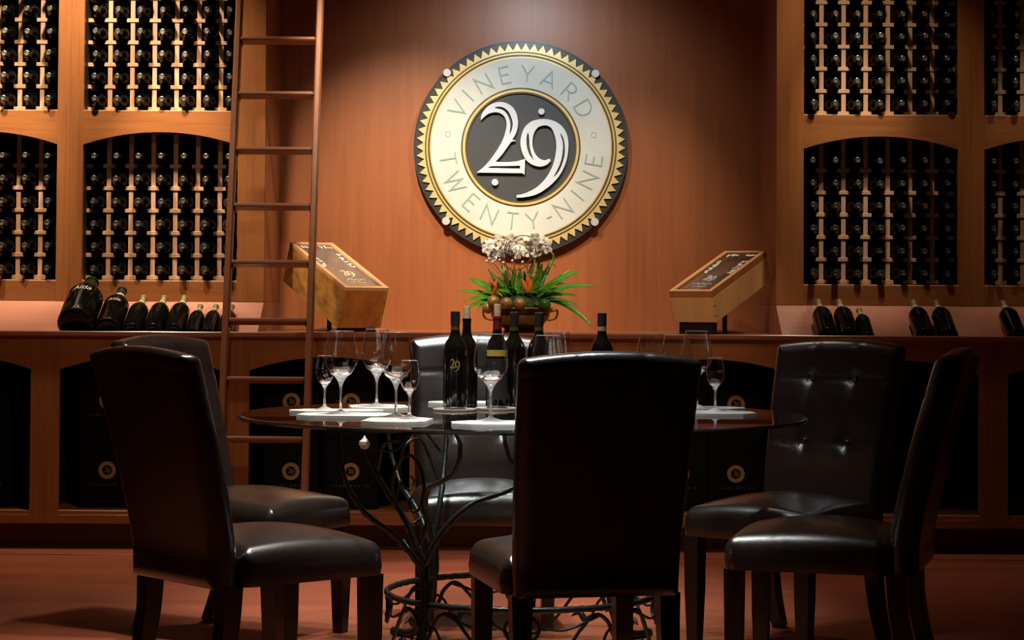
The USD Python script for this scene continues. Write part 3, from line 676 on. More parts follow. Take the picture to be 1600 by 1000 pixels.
# ------------------------------------------------------------------ large bottles leaning on the ledges, base towards the room
lt = LEDGE_T
def ledge_bottle(label, x, r, L, lab_text=None, neck='foil_gold', yaw=0.0, group=None):
    s = r / 0.0375
    ax = np.array([math.sin(yaw), math.cos(yaw) * math.cos(lt), math.sin(lt)]); ax /= np.linalg.norm(ax)
    nrm = np.array([0, -math.sin(lt), math.cos(lt)]); nrm -= ax * np.dot(nrm, ax); nrm /= np.linalg.norm(nrm)
    side = np.cross(nrm, ax)
    # base edge rests on the worktop at its front
    loc = np.array([x, Y_TR + 0.033, Z_TR + 0.033 * math.tan(lt)]) + nrm * (r + 0.0012)
    t = thing('large_bottle', label, 'wine bottle', loc, R=np.stack([side, nrm, ax], 1), group=group)
    b = L - 0.335 * L
    add('body', lathe([(0, 0.004 * s), (0.80 * r, 0), (0.965 * r, 0.004 * s), (r, 0.012 * s), (r, b * 0.86), (0.97 * r, b * 0.92), (0.86 * r, b * 1.0), (0.66 * r, b * 1.07), (0.44 * r, b * 1.14), (0.36 * r, b * 1.20), (0.33 * r, L * 0.86)], 36), M['big_bottle'], t)
    add('capsule', lathe([(0.345 * r, L * 0.80), (0.345 * r, L * 0.955), (0.40 * r, L * 0.96), (0.40 * r, L * 0.985), (0.33 * r, L), (0, L)], 24), M[neck], t, label='foil capsule' if neck != 'capsule' else None)
    add('neck_band', lathe([(0.352 * r, L * 0.795), (0.356 * r, L * 0.80), (0.356 * r, L * 0.83), (0.352 * r, L * 0.835)], 24), M['print_cream'], t)
    if lab_text:
        g = meshkit.text_mesh(lab_text, 0.34 * r, 0.0006); g.apply_translation([-(g.bounds[0][0] + g.bounds[1][0]) / 2, 0, 0])
        v = g.vertices; v[:, 0] = -(v[:, 0] + 0.22 * v[:, 1]); g.vertices = v
        g = wrap(fine(g, 0.006), r + 0.0006); v = g.vertices
        g.vertices = np.stack([v[:, 0], v[:, 2], v[:, 1] + b * 0.72], 1)
        add('lettering', g, M['print_cream'], t, smooth=False, label=f'cream lettering {lab_text}')
    return t
for px, r, L, txt, lab in ((118, 0.0820, 0.385, 'Aida', 'huge dark wine bottle lettered Aida, leftmost of the bottles on the left ledge'),
                           (168, 0.0575, 0.355, 'Aida', 'big dark wine bottle lettered Aida, second from left on the left ledge'),
                           (205, 0.0445, 0.310, None, 'third bottle from the left on the left ledge, beside the two Aida bottles'),
                           (238, 0.0445, 0.310, None, 'fourth bottle from the left on the left ledge, middle of the three mid-size ones'),
                           (270.5, 0.0445, 0.310, None, 'fifth bottle from the left on the left ledge, last of the mid-size ones'),
                           (299, 0.0342, 0.258, None, 'first of the three small bottles on the left ledge'),
                           (324, 0.0342, 0.258, None, 'middle of the three small bottles on the left ledge'),
                           (349, 0.0342, 0.258, None, 'small bottle on the left ledge right beside the ladder'),
                           (1294, 0.0445, 0.310, None, 'leftmost dark bottle on the right ledge'),
                           (1327.5, 0.0445, 0.310, None, 'second dark bottle from left on the right ledge, middle of a group of three'),
                           (1357, 0.0342, 0.258, None, 'small dark bottle on the right ledge, right of a pair of larger ones'),
                           (1447, 0.0445, 0.310, None, 'left one of the pair of dark bottles standing alone on the right ledge'),
                           (1483.5, 0.0445, 0.310, None, 'right one of the pair of dark bottles standing alone on the right ledge'),
                           (1591, 0.0445, 0.310, None, 'dark bottle on the right ledge at the edge of the photo')):
    p = at(px, 505, 9.53)
    ledge_bottle(lab, p[0], r, L, txt, neck='foil_gold' if r < 0.05 else ('capsule' if r < 0.07 else 'green_glass'), yaw=0.02 * (1 if px < 800 else -1))

# ------------------------------------------------------------------ flower arrangement on the counter
YB = 9.80
C = at(813, 500, YB); bz = Z_TOP + 0.0005
t = thing('flower_arrangement', 'orchid and bromeliad arrangement in a dark gilded bowl on the counter below the sign', 'flower arrangement', (C[0], YB, bz))
add('bowl', lathe([(0, 0), (0.075, 0), (0.080, 0.006), (0.070, 0.014), (0.092, 0.030), (0.122, 0.062), (0.136, 0.092), (0.143, 0.104), (0.146, 0.108), (0.140, 0.110), (0.132, 0.095), (0.06, 0.085), (0, 0.085)], 48), M['bowl'], t, label='dark glazed bowl')
add('gilt_band', lathe([(0.1015, 0.036), (0.113, 0.046), (0.1285, 0.066), (0.1345, 0.078)], 48), M['bowl_gold'], t, label='gilded band around the bowl')
add('rim', tube([(0.1445 * math.cos(a), 0.1445 * math.sin(a), 0.109) for a in np.linspace(0, 2 * PI, 48, endpoint=False)], 0.004, 8, closed=True), M['bowl_gold'], t)
for sx in (-1, 1):
    add('handle', tube(spline([(sx * 0.138, -0.02, 0.094), (sx * 0.165, -0.022, 0.100), (sx * 0.160, -0.022, 0.066), (sx * 0.122, -0.02, 0.054)], 20), 0.0045, 8), M['bowl_gold'], t)
add('soil', lathe([(0.10, 0.088), (0.132, 0.094), (0.10, 0.118), (0, 0.125)], 32), M['soil'], t)
add('moss_mound', lathe([(0.128, 0.094), (0.126, 0.122), (0.108, 0.148), (0.07, 0.166), (0, 0.172)], 32), M['moss'], t)
def leaf(base, tip, width, sag, m, twist=0.0, n=14):
    """A strap leaf: thin, folded along its middle, arching from base to tip."""
    base, tip = np.array(base, float), np.array(tip, float)
    mid = (base + tip) / 2 + np.array([0, 0, sag]); q = np.linspace(0, 1, n)[:, None]
    p = base * (1 - q) ** 2 + 2 * mid * q * (1 - q) + tip * q ** 2
    d = np.gradient(p, axis=0); d /= np.linalg.norm(d, axis=1, keepdims=True)
    sd = np.cross(d, [0.15, -0.75, 0.65]); sd /= np.linalg.norm(sd, axis=1, keepdims=True) + 1e-9
    nn = np.cross(sd, d)
    wv = width * (np.sin(PI * np.clip(q * 0.86 + 0.14, 0, 1)) ** 0.65) * (1 - 0.25 * q)
    rows = []
    for f, o in ((-1, 0.25), (-0.5, 0.06), (0, 0), (0.5, 0.06), (1, 0.25)):
        rows.append(p + sd * wv * f * 0.5 + nn * wv * o * 0.5)
    T = np.stack(rows, 1)                                   # n x 5
    th = 0.0011
    V = np.vstack([T.reshape(-1, 3), (T + (nn * -th)[:, None]).reshape(-1, 3)]); N = n * 5; Fs = []
    for i in range(n - 1):
        for j in range(4):
            a, b, c, e = i * 5 + j, i * 5 + j + 1, (i + 1) * 5 + j + 1, (i + 1) * 5 + j
            Fs += [(a, b, c), (a, c, e), (N + a, N + c, N + b), (N + a, N + e, N + c)]
        for j in (0, 4):
            a, e = i * 5 + j, (i + 1) * 5 + j
            Fs += [(a, e, N + e), (a, N + e, N + a)]
    add('leaf', trimesh.Trimesh(V, np.array(Fs), process=False), M[m], t, smooth=40)
PX = 1 / 347.0
def rel(px, py, dy=0.0): return ((px - 813) * PX * (1 + dy / 9.8), dy, (516.5 - py) * PX)
LEAVES = [((770, 462), (716, 452), 0.030, 0.015, -0.05, 'leaf'), ((775, 464), (724, 468), 0.026, 0.02, -0.08, 'leaf'), ((772, 468), (728, 479), 0.028, 0.02, -0.11, 'leaf'),
          ((778, 456), (731, 432), 0.046, 0.005, -0.04, 'leaf'), ((768, 466), (743, 486), 0.014, 0.03, -0.10, 'leaf'), ((790, 462), (762, 417), 0.032, 0.01, 0.02, 'leaf_dark'),
          ((797, 462), (783, 408), 0.030, 0.0, 0.06, 'leaf'), ((800, 464), (802, 414), 0.026, 0.0, 0.0, 'leaf_dark'), ((812, 464), (812, 415), 0.040, 0.0, -0.02, 'leaf'),
          ((806, 466), (784, 424), 0.022, 0.01, -0.06, 'leaf_dark'), ((815, 462), (836, 400), 0.034, 0.0, 0.05, 'leaf_dark'), ((830, 464), (847, 408), 0.040, 0.0, 0.0, 'leaf_dark'),
          ((838, 462), (866, 396), 0.024, 0.02, 0.07, 'leaf_dark'), ((835, 462), (907, 420), 0.040, 0.03, -0.02, 'leaf'), ((840, 463), (890, 418), 0.034, 0.01, 0.04, 'leaf'),
          ((838, 466), (931, 445), 0.032, 0.06, -0.06, 'leaf'), ((840, 466), (902, 459), 0.028, 0.03, -0.09, 'leaf'), ((842, 468), (904, 475), 0.018, 0.04, -0.12, 'leaf'),
          ((845, 466), (927, 508), 0.036, 0.07, -0.13, 'leaf'), ((790, 463), (842, 456), 0.040, 0.04, -0.12, 'leaf_dark'), ((812, 466), (775, 452), 0.034, 0.03, -0.13, 'leaf'),
          ((800, 462), (764, 440), 0.036, 0.015, -0.10, 'leaf_dark'), ((826, 466), (866, 452), 0.036, 0.03, -0.12, 'leaf_dark'), ((812, 468), (846, 478), 0.034, 0.03, -0.14, 'leaf_dark'),
          ((806, 466), (826, 430), 0.030, 0.0, -0.08, 'leaf'), ((796, 466), (796, 434), 0.028, 0.0, -0.09, 'leaf_dark'), ((836, 464), (872, 436), 0.034, 0.01, -0.07, 'leaf'),
          ((800, 460), (776, 430), 0.036, 0.01, -0.11, 'leaf'), ((816, 460), (842, 424), 0.038, 0.01, -0.11, 'leaf'), ((822, 460), (818, 420), 0.034, 0.0, -0.10, 'leaf_dark'), ((790, 460), (756, 446), 0.038, 0.03, -0.11, 'leaf'), ((806, 462), (796, 448), 0.034, 0.03, -0.14, 'leaf_dark'), ((828, 462), (852, 444), 0.036, 0.03, -0.13, 'leaf'), ((846, 460), (880, 452), 0.036, 0.03, -0.08, 'leaf'), ((792, 458), (790, 418), 0.030, 0.0, 0.02, 'leaf_dark'), ((830, 458), (858, 412), 0.034, 0.01, 0.06, 'leaf'), ((836, 466), (858, 476), 0.036, 0.03, -0.13, 'leaf_dark'), ((784, 464), (752, 456), 0.026, 0.03, -0.07, 'leaf'), ((830, 462), (884, 440), 0.030, 0.04, 0.03, 'leaf_dark')]
for b, tp, w, sag, dy, m in LEAVES:
    leaf(rel(b[0], b[1], -0.01), rel(tp[0], tp[1], dy), w, sag, m)
# the looped blade right of the middle
pts = spline([rel(833, 462, 0), rel(840, 415, 0.02), rel(846, 396, 0.02), rel(858, 391, 0.0), rel(864, 396, -0.02), rel(863, 408, -0.03), rel(868, 413, -0.04)], 30)
add('looped_leaf', tube(pts, np.linspace(0.007, 0.003, 30), 6), M['leaf'], t)
for cx, cy, dy in ((771, 468, -0.13), (791, 471, -0.145), (812, 471.5, -0.15), (763, 478, -0.10), (851, 473, -0.12)):
    g = trimesh.creation.icosphere(3, 0.0275); v = g.vertices
    g.vertices = v * (1 + 0.10 * (meshkit.fbm(v * 90 + cx, 2)[:, None] - 0.5)) * [1, 1, 0.96] + np.array(rel(cx, cy, dy))
    add('gilded_gourd', g, M['gold_ball'], t, smooth=60, label='small round gold gourd at the bowl rim') if cx < 840 else add('moss_ball', g, M['leaf_dark'], t, smooth=60)
for cx, cy, dx in ((768, 440, -3), (773, 446, 3), (825, 436, -2), (828, 446, 2), (820, 444, -5)):
    p0, p1 = np.array(rel(cx - dx, cy + 14, -0.07)), np.array(rel(cx + dx, cy - 12, -0.08))
    add('bract', tube(np.linspace(p0, p1, 9), 0.0115 * np.sin(np.linspace(0.35, PI - 0.05, 9)) + 0.0008, 8), M['bract'], t, label='orange red bromeliad bract')
r3 = random.Random(5)
def petal_ring(c, R, k, up_):
    """An orchid flower: five rounded petals and a lip."""
    zax = np.array(up_) / np.linalg.norm(up_); xax = np.cross(zax, [0.1, 0.2, 1.0]); xax /= np.linalg.norm(xax); yax = np.cross(zax, xax); ms = []
    ph = r3.uniform(0, 6.28)
    for i in range(5):
        a = ph + i * 2 * PI / 5; d = xax * math.cos(a) + yax * math.sin(a); sd = np.cross(zax, d)
        V, Fs = [np.array(c)], []
        rim_ = []
        for b in np.linspace(-1, 1, 7):
            rr = R * (1 - 0.45 * b * b) if abs(b) < 1 else R * 0.35
            V.append(np.array(c) + d * rr + sd * b * R * 0.48 + zax * (0.16 * R * (1 - b * b) - 0.1 * R))
        V += [v - zax * 0.0012 for v in V]
        for j in range(1, 7): Fs += [(0, j, j + 1), (8, 8 + j + 1, 8 + j)]
        for j in range(1, 7): Fs += [(j, 8 + j, 8 + j + 1), (j, 8 + j + 1, j + 1)]
        ms.append(trimesh.Trimesh(np.array(V), np.array(Fs), process=False))
    lip = trimesh.creation.icosphere(1, R * 0.17); lip.apply_translation(np.array(c) + zax * R * 0.12)
    return cat(ms), lip
FL = [(766, 378), (772, 388), (784, 392), (790, 380), (799, 388), (805, 374), (812, 382), (820, 392), (828, 378), (835, 370), (842, 380), (838, 392), (770, 397), (808, 395), (848, 372), (797, 372), (826, 366), (760, 386), (778, 372), (854, 384), (816, 384)]
for i, (cx, cy) in enumerate(FL):
    dy = r3.uniform(-0.07, 0.05)
    pm, lip = petal_ring(rel(cx, cy, dy), r3.uniform(0.024, 0.033), 5, (r3.uniform(-0.6, 0.6), -1, r3.uniform(-0.2, 0.9)))
    f_ = add('orchid_flower', pm, M['petal'], t, smooth=False, label='white orchid flower'); add('lip', lip, M['print_cream'], f_)
for i in range(7):
    p0 = np.array(rel(800 + 5 * i, 458, 0.0)); p2 = np.array(rel(FL[2 * i][0], FL[2 * i][1] + 2, 0.0)); p1 = (p0 + p2) / 2 + [r3.uniform(-0.03, 0.03), 0, 0.02]
    add('flower_stem', tube(spline([p0, p1, p2], 14), 0.0017, 6), M['twig'], t)
for (cx, cy, rr, q0, q1) in ((812, 388, 24, 150, 400), (818, 392, 28, 20, 200), (806, 398, 22, 200, 460), (838, 404, 20, 100, 300)):
    pts = [np.array(rel(cx + rr * math.cos(math.radians(a)), cy - 0.95 * rr * math.sin(math.radians(a)), 0.03 * math.sin(math.radians(2 * a)) - 0.03)) for a in np.linspace(q0, q1, 40)]
    add('curly_twig', tube(pts, 0.0019, 6), M['twig'], t)
for cx, cy in ((764, 402), (769, 407), (780, 404), (786, 408), (760, 406), (800, 405), (816, 407)):
    g = trimesh.creation.icosphere(2, 0.0065); g.apply_translation(rel(cx, cy, -0.06)); add('flower_bud', g, M['petal'], t, smooth=60)
    add('bud_stem', tube(spline([rel(cx, cy, -0.06), rel((cx + 795) / 2, cy + 18, -0.05), rel(797, 455, -0.02)], 10), 0.0011, 5), M['twig'], t)

# ------------------------------------------------------------------ round glass table with wrought iron base
TX, TY, TR, TZ = 0.011, 6.74, 0.878, 0.75
t = thing('glass_table', 'round dark-reflecting glass table on a wrought iron vine base', 'table', (TX, TY, 0))
add('glass_top', lathe([(0, TZ - 0.012), (TR - 0.0125, TZ - 0.012)], 128), M['table_glass'], t, smooth=False)
add('glass_top', lathe([(TR - 0.0125, TZ), (0, TZ)], 128), M['table_glass'], t, smooth=False)
add('glass_rim', lathe([(TR - 0.0125, TZ - 0.012), (TR - 0.004, TZ - 0.0115), (TR, TZ - 0.006), (TR - 0.004, TZ - 0.0005), (TR - 0.0125, TZ)], 128), M['rim'], t, smooth=50, label='dark polished edge of the glass')
def pol(az, r, z): return (r * math.cos(math.radians(az)), r * math.sin(math.radians(az)), z)
RR, RZ = 0.415, 0.205
def rope(name, pts, rad, par=t, tw=120, closed=False, **kw): return add(name, tube(pts, rad, 9, lobes=3, twist=tw, depth=0.14, closed=closed), M['iron'], par, smooth=50, **kw)
rope('ring', [pol(a, RR, RZ) for a in np.linspace(0, 360, 160, endpoint=False)], 0.0095, tw=150, closed=True, label='twisted iron ring low on the base')
for az in (227, 313, 47, 133):
    def loc(r, tg, z):
        e, f = np.array(pol(az, 1, 0)), np.array(pol(az + 90, 1, 0)); p = e * r + f * tg; return (p[0], p[1], z)
    tr = rope('trunk', spline([loc(0.62, 0.0, 0.012), loc(0.52, 0.0, 0.018), loc(0.445, 0.0, 0.075), loc(0.418, 0.0, 0.205), loc(0.42, -0.005, 0.30), loc(0.435, -0.02, 0.37)], 40), np.linspace(0.013, 0.017, 40), tw=70, label='thick twisted iron trunk')
    rope('branch', spline([loc(0.428, -0.01, 0.33), loc(0.445, -0.05, 0.44), loc(0.485, -0.10, 0.54), loc(0.52, -0.14, 0.64), loc(0.545, -0.16, 0.735)], 36), np.linspace(0.0105, 0.0065, 36), par=tr, tw=110)
    rope('branch', spline([loc(0.425, 0.0, 0.31), loc(0.52, -0.02, 0.41), loc(0.63, -0.04, 0.49), loc(0.70, -0.05, 0.60), loc(0.72, -0.05, 0.735)], 36), np.linspace(0.010, 0.006, 36), par=tr, tw=110)
    rope('branch', spline([loc(0.425, 0.0, 0.32), loc(0.40, 0.05, 0.42), loc(0.33, 0.10, 0.50), loc(0.22, 0.14, 0.535), loc(0.13, 0.16, 0.58), loc(0.10, 0.17, 0.66), loc(0.14, 0.19, 0.735)], 44), np.linspace(0.0095, 0.006, 44), par=tr, tw=110)
    # curling tendrils
    s1 = [loc(0.465, -0.075, 0.485), loc(0.50, -0.055, 0.58), loc(0.50, -0.01, 0.645), loc(0.50, 0.045, 0.635), loc(0.50, 0.075, 0.57), loc(0.50, 0.06, 0.50), loc(0.50, 0.03, 0.485), loc(0.50, 0.015, 0.51), loc(0.50, 0.028, 0.53)]
    rope('tendril', spline(s1, 50), np.linspace(0.006, 0.0035, 50), par=tr)
    s3 = [loc(0.51, -0.11, 0.60), loc(0.54, -0.05, 0.68), loc(0.54, 0.01, 0.69), loc(0.52, -0.13, 0.70) if False else loc(0.54, -0.0, 0.72)]
    rope('tendril', spline(s3, 24), np.linspace(0.005, 0.003, 24), par=tr)
    s4 = [loc(0.50, 0.065, 0.52), loc(0.50, 0.085, 0.46), loc(0.50, 0.065, 0.40), loc(0.50, 0.025, 0.375), loc(0.49, -0.02, 0.40)]
    rope('tendril', spline(s4, 40), np.linspace(0.0055, 0.003, 40), par=tr)
    # leaf scrolls hanging from the ring on both sides of the trunk
    for sg in (1, -1):
        def rg(da, z, r=RR): return pol(az + sg * da, r, z)
        rope('scroll', spline([rg(1, 0.10), rg(6, 0.165), rg(12, 0.185), rg(18, 0.15), rg(25, 0.085), rg(30, 0.045), rg(34, 0.025)], 44), np.linspace(0.0065, 0.004, 44), par=tr)
        rope('scroll', spline([rg(10, 0.183), rg(17, 0.165), rg(23, 0.15), rg(28, 0.145), rg(33, 0.15)], 24), np.linspace(0.005, 0.003, 24), par=tr)
        sc = [rg(43, 0.198), rg(38.5, 0.180), rg(36, 0.150), rg(38, 0.122), rg(41, 0.118), rg(42.2, 0.132), rg(40.6, 0.142), rg(39.6, 0.134)]
        rope('scroll', spline(sc, 40), np.linspace(0.0055, 0.0065, 40), par=tr)
        st = spline([rg(2, 0.15), rg(6, 0.13), rg(9, 0.09), rg(11, 0.075)], 18)
        rope('leaf_stalk', st, 0.0042, par=tr)
        p0, p1, p2, p3 = (np.array(rg(d, z)) for d, z in ((10.5, 0.078), (13, 0.066), (16, 0.088), (20, 0.074)))
        lf = spline([p0, p1, p2, p3], 16)
        add('iron_leaf', tube(lf, 0.0105 * np.sin(np.linspace(0.5, PI - 0.03, 16)) ** 0.9 + 0.0008, 7), M['iron'], tr, smooth=50)
        rope('leg_scroll', spline([rg(34, 0.025), rg(38, 0.012), rg(45, 0.008)], 12), 0.0045, par=tr)
bud = lathe([(0, -0.017), (0.011, -0.014), (0.0165, -0.003), (0.015, 0.006), (0.008, 0.012), (0.0035, 0.018), (0, 0.024)], 20)
PB = at(569.5, 693, 6.33) - np.array([TX, TY, 0]); bud.apply_translation(PB)
add('white_bud', bud, M['white_bud'], t, label='white bud at the tip of an iron tendril')
add('bud_tendril', tube(spline([PB + [0.010, 0, -0.006], PB + [0.045, 0.0, -0.018], PB + [0.085, 0.02, -0.020], PB + [0.12, 0.05, 0.012], PB + [0.15, 0.06, 0.045]], 24), np.linspace(0.0035, 0.005, 24), 7), M['iron'], t, smooth=50)

# ------------------------------------------------------------------ upholstered dining chairs
def rounded(e, r): 
    e = np.clip(e, 0, r); return r - np.sqrt(np.maximum(r * r - (r - e) ** 2, 0))
def cluster(n, k=2.2): 
    q = np.linspace(-1, 1, n); return np.sign(q) * (1 - (1 - np.abs(q)) ** k) * 0.5 + 0.5
CW, CZ0, CZ1, CT = 0.478, 0.350, 0.974, 0.086
def back_y(z): return -0.232 - 0.138 * np.clip((z - 0.42) / 0.555, 0, 1.2) ** 1.3
BUT = [(sx * CW / 6, z) for sx in (-1, 1) for z in (0.845, 0.635)]
def backrest():
    nu, nv = 65, 81
    U, Vv = np.meshgrid(cluster(nu) * 2 - 1, cluster(nv, 1.8))
    zt = CZ1 + 0.018 * (1 - U ** 2) - 0.014
    z = CZ0 + Vv * (zt - CZ0)
    et = zt - z
    half = (CW / 2) * (1 - 0.095 * (CZ1 - z) / 0.62) - rounded(et, 0.024)
    x = U * half
    ex = half - np.abs(x)
    e = np.minimum(ex, np.minimum(et, z - CZ0 + 0.012))
    hh = CT / 2 - rounded(e, 0.040)
    sv = np.exp(-((np.abs(x) - CW / 6) / 0.007) ** 2)
    sh = np.exp(-((z - 0.845) / 0.006) ** 2) + np.exp(-((z - 0.635) / 0.006) ** 2)
    but = sum(np.exp(-(((x - bx_) / 0.020) ** 2 + ((z - bz_) / 0.020) ** 2)) for bx_, bz_ in BUT)
    pil = 0.006 * np.cos(np.clip(x / (CW / 2), -1, 1) * 1.5 * PI) ** 2 * 0 
    wide = sum(np.exp(-(((x - bx_) / 0.055) ** 2 + ((z - bz_) / 0.055) ** 2)) for bx_, bz_ in BUT)
    front = hh - 0.0055 * np.clip(sv, 0, 1) * (z > 0.60) - 0.0035 * np.clip(sh, 0, 1) - 0.010 * but - 0.007 * wide
    front = np.maximum(front, 0.006)
    topf = np.clip((z - (CZ1 - 0.055)) / 0.03, 0, 1)
    rear = hh - 0.0060 * sv * topf - 0.003 * np.exp(-((et - 0.050) / 0.003) ** 2)
    yc = back_y(z) - 0.010 * (1 - (x / (CW / 2)) ** 2) * np.clip((z - 0.45) / 0.4, 0, 1)
    A = np.stack([x, yc + front, z], -1).reshape(-1, 3); B = np.stack([x, yc - rear, z], -1).reshape(-1, 3)
    N = nu * nv; F = []
    i, j = np.meshgrid(np.arange(nv - 1), np.arange(nu - 1), indexing='ij'); a = (i * nu + j).ravel()
    F = np.vstack([np.stack([a, a + nu + 1, a + 1], 1), np.stack([a, a + nu, a + nu + 1], 1), np.stack([N + a, N + a + 1, N + a + nu + 1], 1), np.stack([N + a, N + a + nu + 1, N + a + nu], 1)])
    bd = list(range(nu)) + [k * nu + nu - 1 for k in range(1, nv)] + [(nv - 1) * nu + k for k in range(nu - 2, -1, -1)] + [k * nu for k in range(nv - 2, 0, -1)]
    E = []
    for k in range(len(bd)):
        p, q = bd[k], bd[(k + 1) % len(bd)]; E += [(p, q, N + q), (p, N + q, N + p)]
    m = trimesh.Trimesh(np.vstack([A, B]), np.vstack([F, np.array(E)]), process=False); m.fix_normals(); return m
def seat():
    n = 57
    x0, x1, y0, y1, zb = -0.236, 0.236, -0.195, 0.264, 0.352
    U, W = np.meshgrid(cluster(n), cluster(n))
    rc = 0.035
    X, Y = x0 + U * (x1 - x0), y0 + W * (y1 - y0)
    ey = np.minimum(Y - y0, y1 - Y); ins = rounded(np.clip(ey, 0, rc), rc)
    X = X * (1 - ins / 0.236)
    e = np.minimum(np.minimum(0.236 - ins - np.abs(X), y1 - Y), np.maximum(Y - y0, 0.0) + 0.0)
    e = np.maximum(e, 0)
    crown = 0.047 * (1 - (X / 0.25) ** 2) * (1 - ((Y - 0.03) / 0.26) ** 2) + 0.006 * np.clip((0.1 - Y) / 0.3, 0, 1)
    Zt = 0.440 + np.maximum(crown, 0) - rounded(e, 0.042)
    bulge = 0.0
    A = np.stack([X, Y, Zt], -1).reshape(-1, 3); B = np.stack([X, Y, np.full_like(Zt, zb) + 0.006 * np.cos(X * 13) * 0], -1).reshape(-1, 3)
    N = n * n; i, j = np.meshgrid(np.arange(n - 1), np.arange(n - 1), indexing='ij'); a = (i * n + j).ravel()
    F = np.vstack([np.stack([a, a + 1, a + n + 1], 1), np.stack([a, a + n + 1, a + n], 1), np.stack([N + a, N + a + n + 1, N + a + 1], 1), np.stack([N + a, N + a + n, N + a + n + 1], 1)])
    bd = list(range(n)) + [k * n + n - 1 for k in range(1, n)] + [(n - 1) * n + k for k in range(n - 2, -1, -1)] + [k * n for k in range(n - 2, 0, -1)]
    # side wall with a soft waist, three rings
    rings = [bd]; extra = []; base_i = 2 * N
    for f, o in ((0.5, 0.004),):
        pts = []
        for b in bd:
            p, q = A[b], B[b]; c = p * (1 - f) + q * f; d = np.array([c[0], c[1] - 0.04, 0]); d /= np.linalg.norm(d) + 1e-9; pts.append(c + d * o)
        rings.append(list(range(base_i, base_i + len(bd)))); extra += pts; base_i += len(bd)
    rings.append([N + b for b in bd]); E = []
    for r0, r1 in zip(rings[:-1], rings[1:]):
        for k in range(len(bd)):
            l = (k + 1) % len(bd); E += [(r0[k], r1[l], r0[l]), (r0[k], r1[k], r1[l])]
    m = trimesh.Trimesh(np.vstack([A, B, np.array(extra)]), np.vstack([F, np.array(E)]), process=False); m.fix_normals(); return m
def leg_mesh(p, half, n=12): return tube(p, np.asarray(half) * math.sqrt(2), 4, square=True)
CHAIRS = [  # seat centre x, y, facing x, y, label
    (0.148, 5.815, -0.22, 0.975, 'dark leather dining chair in front of the table, seen from behind'),
    (-0.716, 5.975, 0.76, 0.65, 'near left dark leather chair, its back turned to the camera'),
    (-0.892, 7.170, 0.88, -0.475, 'far left dark leather chair beside the ladder'),
    (-0.125, 7.520, 0.10, -1.0, 'brown leather chair behind the table, facing the camera'),
    (0.868, 7.060, -0.60, -0.80, 'button-tufted dark leather chair at the far right of the table'),
    (0.895, 6.270, -0.955, 0.295, 'near right dark leather chair, seen from its side')]
ch0 = None
for x, y, fx, fy, lab in CHAIRS:
    rz = math.atan2(-fx, fy)
    if ch0 is None:
        ch0 = thing('dining_chair', lab, 'chair', (x, y, 0), rz, group='leather dining chairs around the table')
        bk = add('backrest', backrest(), M['leather'], ch0, smooth=50)
        for bx_, bz_ in BUT:
            g = trimesh.creation.icosphere(2, 0.0115); g.vertices *= [1, 0.5, 1]; g.apply_translation([bx_, float(back_y(bz_)) + CT / 2 - 0.022, bz_]); add('button', g, M['leather'], bk, smooth=60)
        add('seat', seat(), M['leather'], ch0, smooth=50)
        for s in (-1, 1):
            add('leg', leg_mesh([(s * 0.200, 0.238, 0.353), (s * 0.200, 0.238, 0.18), (s * 0.200, 0.238, 0.0)], [0.026, 0.024, 0.018]), M['leg'], ch0, smooth=False)
            q = spline([(s * 0.195, -0.215, 0.353), (s * 0.195, -0.222, 0.24), (s * 0.195, -0.250, 0.11), (s * 0.195, -0.295, 0.0)], 12)
            add('leg', leg_mesh(q, np.linspace(0.027, 0.019, 12)), M['leg'], ch0, smooth=False)
    else: dup(ch0, lab, (x, y, 0), rz)

# ------------------------------------------------------------------ white boards on the table
ZM = TZ + 0.0004
def octagon(w, d, c): return Polygon([(-w / 2 + c, -d / 2), (w / 2 - c, -d / 2), (w / 2, -d / 2 + c), (w / 2, d / 2 - c), (w / 2 - c, d / 2), (-w / 2 + c, d / 2), (-w / 2, d / 2 - c), (-w / 2, -d / 2 + c)])
MATS = [(-0.567, 6.765, 0.29, 0.155, 4, 'white octagonal board under the left-hand small glass, behind the larger front boards'),
        (-0.515, 6.530, 0.29, 0.200, -6, 'leftmost front white octagonal board under a tall wine glass'),
        (-0.350, 6.265, 0.185, 0.27, -5, 'white octagonal board under the tall and small glass pair, right of the leftmost'),
        (-0.452, 7.020, 0.185, 0.27, 8, 'white octagonal board at the back left under one tall wine glass'),
        (-0.170, 7.330, 0.27, 0.185, 0, 'white octagonal board before the far chair, behind the bottles'),
        (-0.055, 6.150, 0.27, 0.20, 4, 'white octagonal board under the middle wine glass, cut by the near chair'),
        (0.600, 7.060, 0.26, 0.16, -3, 'rear one of two white octagonal boards on the right of the table'),
        (0.600, 6.770, 0.26, 0.20, 3, 'front one of two white octagonal boards on the right of the table')]
for x, y, w, d, rot, lab in MATS:
    t = thing('placemat', lab, 'placemat', (x, y, ZM), math.radians(rot), group='white octagonal boards on the glass table')
    m = extr(octagon(w, d, 0.05), 0.0075); add('board', m, M['mat_white'], t, smooth=False)
    m = extr(octagon(w - 0.012, d - 0.012, 0.047), 0.0006); m.apply_translation([0, 0, 0.0075]); add('face_sheet', m, M['mat_white'], t, smooth=False)
ZG = ZM + 0.0083

